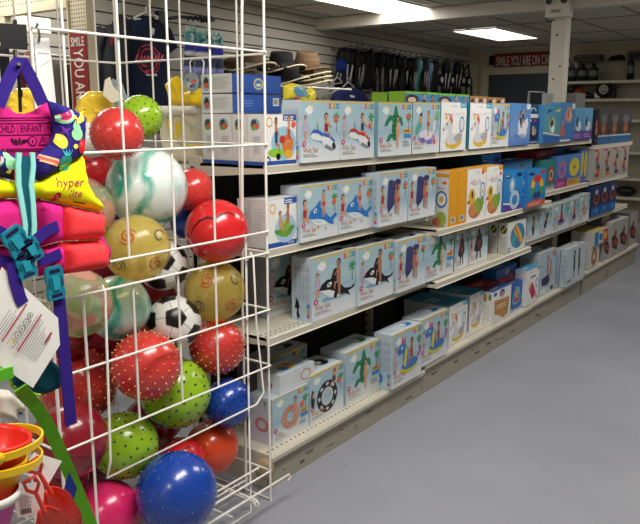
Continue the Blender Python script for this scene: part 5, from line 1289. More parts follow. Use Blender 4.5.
# ------------------------------------------------------------------ beach toys hung at the lower left
TXX = -1.46
PR = mat('red_toy_plastic', (226,44,30), .35, coat=.2); PY = mat('yellow_toy_plastic', (246,206,24), .35, coat=.2); PO = mat('orange_red_shovel_plastic', (244,66,38), .35, coat=.2); PB = mat('blue_toy_plastic', (24,50,150), .35); PM = mat('magenta_toy_plastic', (214,40,150), .35)
def bucket(lab, c, R, H, m, hm, handles, rim=None):
    """nested pails: c is the centre of the rim; handles: (droop, reach, lift) of each bail folded against the rim"""
    c = V3(c); ax = V3((.04,.12,1)).normalized(); t = thing('toy_bucket', c-ax*H, lab, 'beach bucket', 'beach buckets by the bin')
    mb = MB(); mb.lathe([(.001,-H),(R*.74,-H),(R*.77,-H+.006),(R*.98,-.014),(R*1.05,-.014),(R*1.06,0),(R*1.0,.002),(R*.96,-.008),(R*.73,-H+.01),(.001,-H+.01)], c, ax, 40); mb.build('pail', m, t)
    a = V3((.35,.93,0)); a = (a-ax*a.dot(ax)).normalized(); b = ax.cross(a)
    for droop, reach, lift in handles:
        mb = MB(); pts = [c+b*R*1.09*cos(q)+a*R*reach*sin(q)+ax*(lift*sin(q)-droop) for q in [pi*i/18 for i in range(19)]]
        mb.strip(pts, ax, .016, .0045)
        for s_ in (1,-1): mb.lathe([(.002,.006),(.013,.005),(.014,0),(.013,-.003)], c+b*R*1.07*s_-ax*droop, b*s_, 14)
        mb.build('handle', hm, t)
    if rim: mb = MB(); mb.lathe([(R*1.055,-.013),(R*1.075,-.013),(R*1.08,.001),(R*1.0,.004)], c, ax, 40); mb.build('rim_band', rim, t)
bc = on_x(-9,437,-1.44)
bucket('red toy bucket with yellow handle, on top of the yellow one', bc, .078, .12, PR, PY, [(.016,1.34,.012)])
bucket('yellow toy bucket under the red one', bc-V3((.004,.014,.044)), .081, .085, PY, PY, [(.004,1.42,.0)])
bucket('magenta toy bucket with a pale rim, lowest at the left edge', bc-V3((-.012,.05,.098)), .084, .12, PM, PY, [], mat('pale_rim_plastic', (226,222,214), .4))
def shovel(lab, g0, g1, s1, X, dx, col, W):
    """D grip centre g0, shaft start g1, blade tip s1 given on the plane X"""
    G = on_x(*g0, X+dx); S = on_x(*g1, X+dx); B = on_x(*s1, X); ax = (B-G).normalized(); n = V3((.9,-.35,.2)); n = (n-ax*n.dot(ax)).normalized(); sd = ax.cross(n)
    t = thing('toy_shovel', B, lab, 'beach shovel', 'toy shovels by the bin'); Ls = (S-G).length
    mb = MB(); r = .0145
    mb.tube([G-ax*r*1.2-sd*r*.9, G-ax*r*1.2+sd*r*.9, G+ax*r*.4+sd*r*.95, G+ax*r*1.5+sd*r*.25, G+ax*r*1.5-sd*r*.25, G+ax*r*.4-sd*r*.95], .0042, 8, closed=True); mb.build('grip', col, t)
    mb = MB(); L = (B-G).length; mb.tube([G+ax*r*1.4, G+ax*L*.42], [.005,.0062], 8); mb.build('shaft', col, t)
    mb = MB(); o = G+ax*L*.38; L2 = L*.62; rows = []
    for i in range(8):
        f = i/7; w = W*(.55+.45*min(1, f*5))*(1 if f < .7 else sqrt(max(0, 1-((f-.7)/.3)**2*.75))); row = []
        for j in range(9):
            g_ = -1+j/4; row.append(o+ax*L2*f+sd*w*g_+n*(.020*g_*g_ - .010))
        rows.append(row)
    vs = [p for r_ in rows for p in r_]; vb = [p-n*.0035 for p in vs]; N = len(vs); fs = []
    for i in range(7):
        for j in range(8):
            k = i*9+j; fs += [(k,k+1,k+10,k+9),(N+k+9,N+k+10,N+k+1,N+k)]
    rim = [j for j in range(9)]+[9*i+8 for i in range(1,8)]+[63+j for j in range(7,-1,-1)]+[9*i for i in range(6,0,-1)]
    fs += [(rim[i],rim[i-1],N+rim[i-1],N+rim[i]) for i in range(len(rim))]
    mb.add(vs+vb, fs, 0, None, True); mb.build('blade', col, t)
shovel('orange-red toy shovel nearest the yellow bucket handles, upper one', (35,466), (40,478), (72,528), -1.44, .02, PO, .034)
shovel('orange-red toy shovel in front, lower one over the white tags', (32,485), (38,497), (62,548), -1.415, .02, PO, .034)
def flat_tag(name, lab, cat, pts, X, dx, col, prints, group=None):
    mb = MB(); P = [on_x(u, v, X+d) for (u, v), d in zip(pts, dx)]; n = len(P); nr = (P[1]-P[0]).cross(P[2]-P[1]).normalized(); nr = nr if nr.x > 0 else -nr
    mb.add([tuple(p) for p in P]+[tuple(p-nr*.001) for p in P], [tuple(range(n))[::-1], tuple(range(n,2*n))]+[(i,(i+1)%n,(i+1)%n+n,i+n) for i in range(n)], 0, col)
    o, a, b = P[0], P[1]-P[0], P[-1]-P[0]
    def q(u, v, e=.001): return tuple(o+a*u+b*v+nr*e)
    for u0,v0,u1,v1,c in prints: mb.poly([q(u0,v0),q(u1,v0),q(u1,v1),q(u0,v1)], 0, c)
    return tag(mb.build(name, CARD), lab, cat, group)
G1 = C(176,176,178)
txt = [(.12,.3+.06*i,.12+.5*(.6+.4*((i*7)%5)/5),.33+.06*i,G1) for i in range(7)]
bars = [(.12+.045*i,.74,.12+.045*i+.02+.01*(i % 2),.92,INK) for i in range(8)]
flat_tag('price_tag', 'white tilted price tag beside the yellow bucket handles', 'tag', [(34,452),(62,461),(48,485),(22,473)], -1.478, (0,.006,.012,.006), C(236,236,234), txt+[(.1,.7,.24,.9,INK)], 'white price tags on the toys')
flat_tag('price_tag', 'white price tag with a barcode under the lower shovel', 'tag', [(12,487),(42,481),(50,513),(18,518)], -1.468, (0,.004,.01,.004), C(236,236,234), txt+bars+[(.14,.06,.26,.24,INK)], 'white price tags on the toys')
flat_tag('toy_blade', 'blue diamond shaped toy blade sticking up by the green strap', 'toy', [(69,472),(77,488),(73,503),(62,497)], -1.50, (0,.004,.006,.002), C(24,44,130), [])
def strap_thing(name, lab, cat, pts, X, dx, w, col):
    mb = MB(); mb.strip([on_x(u, v, X+d) for (u, v), d in zip(pts, dx)], (.3,1,.25), w, .004, 0, col); return tag(mb.build(name, CLOTH), lab, cat)
strap_thing('green_strap', 'lime green webbing strap running down beside the toys', 'strap', [(20,388),(34,404),(45,420),(55,440),(65,462),(76,488),(86,512),(94,534)], -1.53, (.05,.03,.02,.01,.005,0,0,0), .031, C(98,176,40))
# folded teal swim item with lime piping behind the tag
p = Puff(px(-1.66, [(10,354),(40,352),(58,366),(57,388),(40,394),(22,388),(10,384)]), .03, .02, plane_x(-1.66)); mb = MB(); p.mesh(mb, 0, C(16,74,94), .008); bag = mb.build('swim_vest_bottom', CLOTH)
tag(bag, 'dark teal padded vest bottom with lime piping under the printed tag', 'vest')
mb = MB(); mb.tube([on_x(u, v, -1.625) for u, v in ((8,366),(9,376),(12,387),(24,393),(40,395))], .004, 6, 0, C(180,220,40)); mb.build('piping', CLOTH, bag)
mb = MB(); mb.obox(on_x(3,374,-1.6), (.008,0,0), (0,.022,0), (0,0,.014), 0, C(90,180,40)); mb.build('side_buckle', VINYL, bag)
# crumpled pale wrapper
p = Puff(px(-1.56, [(-12,388),(8,390),(20,402),(22,412),(12,410),(16,424),(4,418),(-12,414)]), .03, .015, plane_x(-1.56), rip=.006); mb = MB(); p.mesh(mb, 0, C(206,200,190), .006); tag(mb.build('crumpled_wrapper', CARD), 'crumpled pale paper wrapper above the red bucket', 'wrapper')
# yellow scalloped toys near the top of the bin
def scallop(lab, u, v, X, r):
    c = on_x(u, v, X); d = tocam(c); up = V3((0,0,1)); a = up.cross(d).normalized(); b = d.cross(a); mb = MB(); n = 40; prof = [(.001,.016),(.25,.02),(.5,.012),(.7,.024),(.9,.016),(1.0,0),(.96,-.016),(.4,-.02),(.001,-.02)]; vs = []; fs = []
    for q, hh in prof:
        for k in range(n):
            w = 2*pi*k/n; rr_ = r*q*(1+.03*cos(w*10)*(q > .5)); vs.append(c+(a*cos(w)+b*sin(w))*rr_+d*hh*(1+.08*cos(w*10)*(q > .3)))
    for i in range(len(prof)-1):
        for k in range(n): l = (k+1) % n; fs.append((i*n+k,i*n+l,(i+1)*n+l,(i+1)*n+k))
    mb.add(vs, fs, 0, None, True); mb.sphere(c+d*.014, r*.16, 12, 8)
    return tag(mb.build('sand_mould', vinyl('yellow_mould_vinyl', (250,212,60))), lab, 'beach toy', 'yellow scalloped beach toys')
scallop('yellow scalloped beach toy left of the topmost red ball', 96, 111, -2.28, .072)
scallop('yellow scalloped beach toy seen through the neck of the vest', 25, 106, -2.1, .055)
# ------------------------------------------------------------------ pegboard frame and vertical sign at the left
PYF = 2.3
def pf(u, v, dy=0): return on_y(u, v, PYF+dy)
t = thing('pegboard_frame', (pf(80,60).x, PYF, 0), 'cream pegboard doorway frame at the left, carrying the vertical red sign', 'pegboard frame')
xl, xr = pf(70,30).x, pf(88,30).x; zt = CEIL-.03
mb = MB(); mb.box((xl,PYF,0),(xr,PYF+.03,zt)); mb.build('post', peg_mat('cream_pegboard_post', (208,198,168), .019, .22), t)
zh = pf(40,7.5).z; x_far = -4.2
mb = MB(); mb.box((x_far,PYF+.002,zh),(xl,PYF+.03,zt)); mb.build('header', M_pegcream, t)
mb = MB(); mb.box((x_far,PYF-.012,zh-.02),(xl,PYF+.032,zh+.012)); mb.box((x_far,PYF-.01,0),(pf(7,30).x,PYF+.03,zh)); mb.box((xl-.006,PYF-.01,0),(xl+.004,PYF+.032,zt)); mb.box((xr-.004,PYF-.01,0),(xr+.006,PYF+.032,zt)); mb.build('trim_strip', M_cream, t)
# sign: SMILE set upright, the rest running down the board
a = pf(72,33); b = pf(88,33); xw = b.x-a.x; z1 = a.z; hgt = .78
mb = MB(); R_ = C(140,38,40); x0, x1 = a.x, b.x+.004; yy = PYF-.012
mb.box((x0,yy-.006,z1-hgt),(x1,yy,z1), 0, R_)
def put(s, ox, oz, h, rot, wm=None):
    vs, fs, w = text2d(s, .012); k = 1 if not wm else wm/(w*h); pts = []
    for p, q in vs:
        if rot: pts.append((ox+q*h, yy-.0072, oz-p*h*k))
        else: pts.append((ox+p*h*k, yy-.0072, oz+q*h))
    mb.add(pts, fs, 0, C(230,226,216))
put('SMILE', x0+.012, z1-.066, .042, False, xw-.022); put('YOU ARE ON CAMERA', x0+.03, z1-.078, .074, True, .66)
tag(mb.build('camera_sign', CARD), 'red and white camera warning sign running down the cream pegboard', 'sign')
# plain white strip seen through the frame, on the slatwall
mb = MB(); p0 = on_x(8,15,-3.95); p1 = on_x(30,21,-3.95); mb.box((-3.96,p0.y,p0.z-.085),(-3.9,p1.y+.1,p0.z)); tag(mb.build('white_strip', M_white), 'white strip on the slatwall behind the doorway frame', 'strip')

# ------------------------------------------------------------------ garments
def garment(name, lab, cat, X, pts, T, w, col, decals=None, rip=.004, group=None, step=.025):
    p = Puff(px(X, pts), T, w, plane_x(X), base=.01, rip=rip, seed=pts[0][0]); mb = MB(); p.mesh(mb, 0, col, step)
    if decals: decals(p, mb, X)
    o = mb.build(name, CLOTH); tag(o, lab, cat, group); return o
def hanger(parent, u, v, X, wpx, m, name='hanger'):
    mb = MB(); a = on_x(u-wpx, v+6, X+.03); b = on_x(u+wpx, v+5, X+.03); c = on_x(u, v, X+.03)
    mb.tube([a, c, b], .008); mb.tube([a+V3((0,0,-.01)), b+V3((0,0,-.01))], .006); mb.tube([c, c+V3((0,0,.03)), c+V3((0,.02,.05)), c+V3((0,.03,.03))], .004)
    o = mb.build(name, m, parent); return o
M_hangg = mat('dull_hanger_plastic', (150,150,150), .5)
M_hang = mat('white_hanger_plastic', (230,230,228), .35)
def shirt_logo(p, mb, X):
    q = on_x(143,60,X); rd = C(196,70,84); dk = C(26,32,52)
    p.decal(mb, ell(q.y,q.z,.105,.105,24), 0, rd); p.decal(mb, ell(q.y,q.z,.095,.095,24), 0, dk, .002); p.decal(mb, ell(q.y,q.z,.08,.08,24), 0, rd, .0026); p.decal(mb, ell(q.y,q.z,.07,.07,24), 0, C(60,36,54), .0032)
    for i in range(8):   # slanted script strokes across the badge
        y_ = q.y-.115+.033*i; hh = .05 if i in (0,4,6) else .034; p.decal(mb, [(y_-.012,q.z-.02+.004*i),(y_+.012,q.z-.02+.004*i),(y_+.026,q.z-.02+hh+.004*i),(y_+.006,q.z-.02+hh+.004*i)], 0, C(210,100,112), .004)
    q = on_x(146,75,X); p.decal(mb, [(q.y-.055,q.z-.008),(q.y+.05,q.z-.008),(q.y+.05,q.z+.008),(q.y-.055,q.z+.008)], 0, C(220,220,222))
    dp(p, mb, X, [(142,16),(150,17),(158,21),(152,23),(145,21)], C(18,22,36)); dp(p, mb, X, [(145,27),(149,30),(148,36),(145,33)], C(220,220,220), .002)
o = garment('t_shirt', 'navy t-shirt with a red round logo hanging on the slatwall', 't-shirt', -4.2, [(122,26),(130,19),(142,15),(151,17),(159,22),(169,28),(176,48),(168,54),(167,90),(167,132),(124,138),(121,90),(119,58),(112,52)], .05, .08, C(30,38,62), shirt_logo)
hanger(o, 146, 12, -4.2, 12, M_hang)
garment('jacket', 'dark grey jacket with red collar trim left of the navy t-shirt', 'jacket', -4.15, [(98,36),(104,28),(110,24),(117,28),(121,44),(122,72),(116,140),(98,140),(96,80),(94,56)], .07, .06, C(48,48,54), lambda p, mb, X: dp(p, mb, X, [(110,26),(105,34),(102,46),(104,46),(108,36),(112,28)], C(150,34,40)))
garment('jacket', 'charcoal jacket hanging nearest to the cream pegboard', 'jacket', -4.12, [(88,38),(92,28),(99,26),(104,32),(98,52),(97,80),(100,140),(88,140)], .07, .05, C(38,38,44))
garment('jacket', 'black sleeve garment between the jackets and the navy t-shirt', 'jacket', -4.05, [(112,22),(119,15),(124,17),(128,26),(126,60),(124,110),(114,110),(114,60)], .07, .05, C(22,22,28))
for k, (lab, pts, c) in enumerate([('pale pink garment behind the black square hook', [(24,52),(30,50),(31,90),(24,92)], C(206,150,160)), ('maroon garment hanging behind the vest straps', [(18,66),(25,56),(25,98),(17,100)], C(110,50,66)), ('dark garment at the left edge behind the doorway frame', [(-6,46),(8,46),(10,108),(-6,110)], C(50,50,58)), ('grey garment hanging behind the white hang card', [(52,60),(62,58),(66,112),(54,114)], C(110,104,100)), ('dark garment between the hang card and the red sign', [(60,66),(70,64),(72,122),(62,124)], C(52,46,44))]):
    garment('garment', lab, 'garment', -3.3-.0*k, pts, .04, .04, c)
rl = thing('clothes_rail', (-3.34,1.9,0), 'steel clothes rail behind the vest and hang card', 'clothes rail'); mb = MB(); a = on_x(-10,52,-3.34); b = on_x(72,57,-3.34); b.z = a.z
mb.tube([a, b], .012); mb.build('rail', mat('rail_steel', (120,120,122), .35, metal=.8), rl)
for q in (a, b): mb = MB(); mb.tube([q, V3((q.x,q.y,0))], .012); mb.build('leg', mat('rail_steel', (120,120,122), .35, metal=.8), rl)
# swim trunks, three on a bar
bands = [(0,.14,(206,226,222)),(.14,.38,(98,168,170)),(.38,.55,(60,66,170)),(.55,.62,(226,230,234)),(.62,.86,(76,84,108)),(.86,1.01,(164,168,230))]
for k, (lab, u0, u1, v0, v1) in enumerate([('patterned swim trunks hanging nearest the navy t-shirt',184,196,25,74), ('patterned swim trunks in the middle of three',195,209,27,75), ('patterned swim trunks at the right of three',208,222,30,76)]):
    X = -4.2+.03*k; poly = px(X, [(u0+1,v0),(u1-1,v0+1),(u1+1,v1),((u0+u1)/2+.6,v1-.5),((u0+u1)/2,v1-12),((u0+u1)/2-.6,v1-.5),(u0-1,v1-1)]); p = Puff(poly, .03, .04, plane_x(X), rip=.003, seed=k); zt_, zb_ = max(q[1] for q in poly), min(q[1] for q in poly); mb = MB()
    def bf(q):
        f = (zt_-q[1])/(zt_-zb_)
        for a_, b_, c_ in bands:
            if a_ <= f < b_ or (b_ > 1 and f >= a_): return C(*c_)
        return C(206,226,222)
    p.mesh(mb, 0, None, .018, bf); r5 = random.Random(k)
    for i in range(16):
        x_ = r5.uniform(poly[0][0]+.02,poly[1][0]-.02); z_ = zt_-(zt_-zb_)*r5.uniform(.04,.36); p.decal(mb, ell(x_,z_,.014,.02,8,r5.uniform(0,3)), 0, C(*[(40,110,120),(226,236,232),(150,206,200)][i % 3]))
    tag(mb.build('board_shorts', CLOTH), lab, 'swim trunks', 'swim trunks on the slatwall')
mb = MB(); a = on_x(181,17,-4.16); b = on_x(214,20,-4.16); mb.tube([a+V3((-.14,0,0)), a, b, b+V3((-.14,0,0))], .012); mb.box((-4.42,a.y-.03,a.z-.05),(-4.36,a.y+.05,a.z+.06)); tag(mb.build('display_bar', mat('dark_steel_bar', (70,70,72), .4, metal=.6)), 'dark steel bar on the slatwall above the swim trunks', 'display bar')
mb = MB(); 
for k in range(5): mb.tube([on_x(188+5*k,21+.4*k,-4.15), on_x(189+5*k,17,-4.15), on_x(191+5*k,16,-4.15), on_x(192+5*k,19,-4.15)], .006)
tag(mb.build('hanger_hooks', M_dark), 'black hanger hooks crowded on the steel bar', 'hanger')
# yellow and clear vinyl packs behind the bin end
t = thing('inflatable_pack', on_y(186,150,2.32), 'clear cream vinyl pack with yellow piping, left of the white spines', 'inflatable pack')
def py(Y, pts): return [(on_y(u, v, Y).x, on_y(u, v, Y).z) for u, v in pts]
fy = lambda Y: (lambda a, b, h: V3((a, Y-h, b)))
p = Puff(py(2.30, [(163,118),(168,108),(185,107),(204,108),(204,163),(170,163),(166,140)]), .05, .04, fy(2.30), rip=.004); mb = MB(); p.mesh(mb, 0, C(226,218,192), .012)
for pts, c in (([(184,122),(190,121),(191,134),(186,138)], C(236,206,70)), ([(194,120),(202,126),(200,134)], C(206,200,170)), ([(186,148),(198,147),(197,151)], C(222,210,120))): p.decal(mb, py(2.30, pts), 0, c)
mb2 = MB(); q = on_y(200,147,2.24); mb2.tube([on_y(u, v, 2.245) for u, v in ((167,118),(170,130),(176,140),(186,145),(198,146),(204,145))], .005, 6, 0, C(240,206,30)); mb.build('pouch', CLOTH, t); mb2.build('piping', VINYL, t)
mb = MB(); p = Puff(py(2.29, [(165,110),(168,106),(204,106),(205,113),(164,118)]), .015, .01, fy(2.24)); p.mesh(mb, 0, C(232,228,214), .012); mb.build('flap', CLOTH, t)
t = thing('inflatable_toy', on_y(186,107,2.32), 'yellow folded inflatable with a round grey header card, on the cream pack', 'inflatable toy')
p = Puff(py(2.30, [(169,84),(178,76),(184,82),(190,90),(202,88),(203,106),(176,107),(174,98)]), .045, .03, fy(2.30), rip=.006); mb = MB(); p.mesh(mb, 0, C(244,206,26), .009); mb.build('folded_vinyl', VINYL, t)
mb = MB(); c = on_y(191,82,2.24); mb.add([c+V3((x,0,z)) for x, z in ell(0,0,.046,.04,24)]+[c+V3((x,.002,z)) for x, z in ell(0,0,.046,.04,24)], [tuple(range(24)), tuple(range(47,23,-1))]+[(i,i+24,(i+1)%24+24,(i+1)%24) for i in range(24)], 0, C(150,166,176))
for dx, dz, r_, col in ((.016,.002,.011,(232,90,60)),(-.012,-.012,.016,(200,206,206)),(-.02,.01,.01,(120,140,90)),(.0,-.018,.008,(210,90,90)),(.014,-.016,.01,(90,120,170))): mb.add([c+V3((x,-.001,z)) for x, z in ell(dx,dz,r_,r_*.8,12)], [tuple(range(12))], 0, C(*col))
mb.build('header_card', CARD, t)
mb = MB(); mb.tube([on_y(191,77,2.245), on_y(190,62,2.25), on_y(193,59,2.25), on_y(202,59,2.25), on_y(204,62,2.25), on_y(203,76,2.245)], .0035); mb.build('loop', M_hang, t)
# shelf behind the spine that carries those packs
t = thing('wall_shelf', (-2.42,2.4,1.0), 'almond shelf on the rear side of the shelving behind the bin', 'shelf')
mb = MB(); z_ = on_y(186,163,2.3).z; mb.box((-2.68,2.13,z_-.03),(-2.205,3.3,z_-.002)); mb.build('deck', M_shelf, t); mb = MB(); mb.box((-2.66,2.13,z_-.08),(-2.205,2.14,z_-.03)); mb.build('bracket', M_shelf, t)
# header card, price hang tab and clear bag of the top lime ball
mb = MB(); P = [on_x(105,80,-2.2),on_x(110,77,-2.2),on_x(113,86,-2.2),on_x(124,99,-2.2),on_x(112,103,-2.2),on_x(103,95,-2.2)]
mb.add([tuple(p) for p in P]+[tuple(p-V3((.002,0,0))) for p in P], [(5,4,3,2,1,0),tuple(range(6,12))]+[(i,(i+1)%6,(i+1)%6+6,i+6) for i in range(6)], 0, C(214,206,188)); tag(mb.build('paper_tag', CARD), 'cream paper hang tag above the topmost red ball', 'tag')
p = Puff(px(-2.22, [(119,98),(122,88),(126,78),(131,80),(134,92),(146,98),(156,112),(162,138),(150,142),(130,130)]), .05, .03, plane_x(-2.3), rip=.008); mb = MB(); p.mesh(mb, 0, None, .012); tag(mb.build('plastic_bag', mat('clear_bag_film', (200,212,216), .12, clear=.62)), 'clear plastic bag gathered around the top lime ball', 'bag')

# ------------------------------------------------------------------ hats on a wire rack
FELT = mat('brown_felt', (104,78,56), .9, bump=.3); FELTB = mat('black_felt', (24,23,24), .9, bump=.3); STRAW = mat('cream_straw', (222,208,172), .8, bump=.3); FELT2 = mat('tan_brown_felt', (124,98,72), .9, bump=.3)
def hat(lab, u, v, X, m, bm, bandm, s=1.0, tilt=(.15,-.1,1), curl=.35):
    c = on_x(u, v, X); ax = V3(tilt).normalized(); t = thing('brimmed_hat', c, lab, 'hat', 'brimmed hats on the rack'); ref = V3((0,1,0)); a = (ref-ax*ref.dot(ax)).normalized(); b = ax.cross(a)
    def surf(mb, prof, mm, curlk):
        n = 36; vs = []; fs = []
        for r, h in prof:
            for k in range(n):
                w = 2*pi*k/n; q = max(0, r-.085)/.08; vs.append(c+(a*cos(w)*1.14+b*sin(w)*.95)*r*s+ax*(h+curlk*.09*q*q*(sin(w)**2) - .018*q*cos(w)**2)*s)
        for i in range(len(prof)-1):
            for k in range(n): l = (k+1) % n; fs.append((i*n+k,i*n+l,(i+1)*n+l,(i+1)*n+k))
        mb.add(vs, fs, 0, None, True)
    mb = MB(); n = 36; prof = [(.001,.088),(.03,.088),(.052,.102),(.068,.108),(.076,.098),(.084,.03),(.088,.0)]; surf(mb, prof, m, 0); mb.build('crown', m, t)
    mb = MB(); surf(mb, [(.086,.004),(.12,.003),(.16,.004),(.17,.006),(.168,-.001),(.12,-.004),(.086,-.003)], m, curl); br = mb.build('brim', m, t)
    mb = MB(); n = 40; pts = []
    for k in range(n):
        w = 2*pi*k/n; q = (.17-.085)/.08; pts.append(c+(a*cos(w)*1.14+b*sin(w)*.95)*.17*s+ax*(.003+curl*.09*q*q*(sin(w)**2)-.018*q*cos(w)**2)*s)
    mb.tube(pts, .0062*s, 6, closed=True); mb.build('brim_binding', bm, br)
    if bandm:
        mb = MB(); mb.lathe([(.0885*s*1.06,.004*s),(.087*s*1.06,.03*s)], c, ax, 36); mb.build('hat_band', bandm, t)
SILV = mat('silver_hat_band', (170,184,190), .3, metal=.6); PATB = mat('patterned_hat_band', (190,160,146), .7)
HXX = -4.2
hat('brown felt hat with a silver band, left one of the rack', 249, 66, HXX, FELT, STRAW, SILV, 1.3)
hat('dark brown hat half hidden behind the silver banded one', 238, 72, HXX-.02, FELT, STRAW, None, .8)
hat('black felt hat with a patterned band in the middle', 281, 68, HXX, FELTB, STRAW, PATB, 1.25)
hat('brown felt hat topping the stack at the right', 306, 67, HXX, FELT2, FELT2, None, 1.25, (.2,-.1,1), .2)
for k in range(3): hat(['tan hat with cream edge directly under the top brown hat', 'straw edged hat second from the bottom of the right stack', 'cream edged hat at the bottom of the right stack'][k], 308+k, 71.5+4.2*k, HXX+.02, [FELT2, FELT, STRAW][k], STRAW, None, 1.2, (.25,-.15,1), .25)
hat('cream edged hat lying in front under the black one', 288, 78, HXX+.12, FELTB, STRAW, None, 1.05, (.35,-.2,1), .5)
t = thing('wire_hat_rack', on_x(280,90,HXX), 'white wire rack carrying the hats on the slatwall', 'hat rack'); mb = MB(); z_ = on_x(280,84,HXX).z-.03
ya, yb = on_x(226,80,HXX).y, on_x(334,80,HXX).y
for x_ in (HXX+.2, HXX+.05, HXX-.1): mb.tube([(x_,ya,z_),(x_,yb,z_)], .008)
for k in range(9): y_ = ya+(yb-ya)*k/8; mb.tube([(wall_x(y_)+.02,y_,z_+.008),(HXX+.2,y_,z_+.008)], .006)
mb.build('shelf_wires', M_white, t); mb = MB()
for k in (1,4,7): y_ = ya+(yb-ya)*k/8; mb.tube([(wall_x(y_)+.018,y_,z_-.2),(HXX+.18,y_,z_-.004)], .007)
mb.build('bracket', M_white, t)
# fish shaped yellow pool toy behind the boat carton
t = thing('pool_toy', (-2.02,2.42,1.56), 'yellow and blue fish pool toy bag behind the boat carton', 'pool toy')
p = Puff(px(-2.0, [(283,100),(283,86),(290,83),(300,85),(304,91),(310,87),(313,96),(311,103),(300,104)]), .03, .02, plane_x(-2.0), rip=.004); mb = MB(); p.mesh(mb, 0, C(226,206,60), .008)
for pts, c in (([(286,88),(296,85),(303,91),(300,97),(290,97)], C(90,140,170)), ([(288,97),(294,97),(294,100),(288,100)], C(222,90,70)), ([(300,97),(304,93),(303,99)], C(120,160,60))): p.decal(mb, px(-2.0, pts), 0, c)
mb.build('printed_bag', VINYL, t); mb = MB(); mb.box((-2.06,2.435,1.32),(-2.0,2.70,1.55), 0, C(190,186,150)); mb.build('bag_base', CARD, t)
# garments and hangers past the hats
o = garment('swim_shirt', 'small navy swim shirt hanging low between hats and black gear', 'swim shirt', -4.3, [(331,98),(336,90),(345,87),(352,87),(361,91),(366,99),(366,112),(331,112)], .05, .05, C(30,34,80), lambda p, mb, X: dp(p, mb, X, [(345,95),(350,96),(349,98),(345,97)], C(200,200,210)))
hanger(o, 348, 82, -4.3, 6, M_hangg)
for k, (u, v) in enumerate([(329,80),(331,87),(327,93),(337,77)]):
    tt = thing('clothes_hanger', on_x(u, v, -4.36), ['empty white hanger highest right of the hat stack','empty white hanger in the middle of those beside the hats','empty white hanger lowest of those beside the hats','empty white hanger under the first black gear'][k], 'hanger', 'white hangers by the hats'); hanger(tt, u, v, -4.36, 5, M_hangg, 'hanger_frame')
o = garment('rash_guard', 'royal blue swim top at the left end of the black gear', 'swim top', -4.44, [(336,62),(340,58),(345,62),(346,70),(341,73),(336,70)], .04, .04, C(22,44,110))
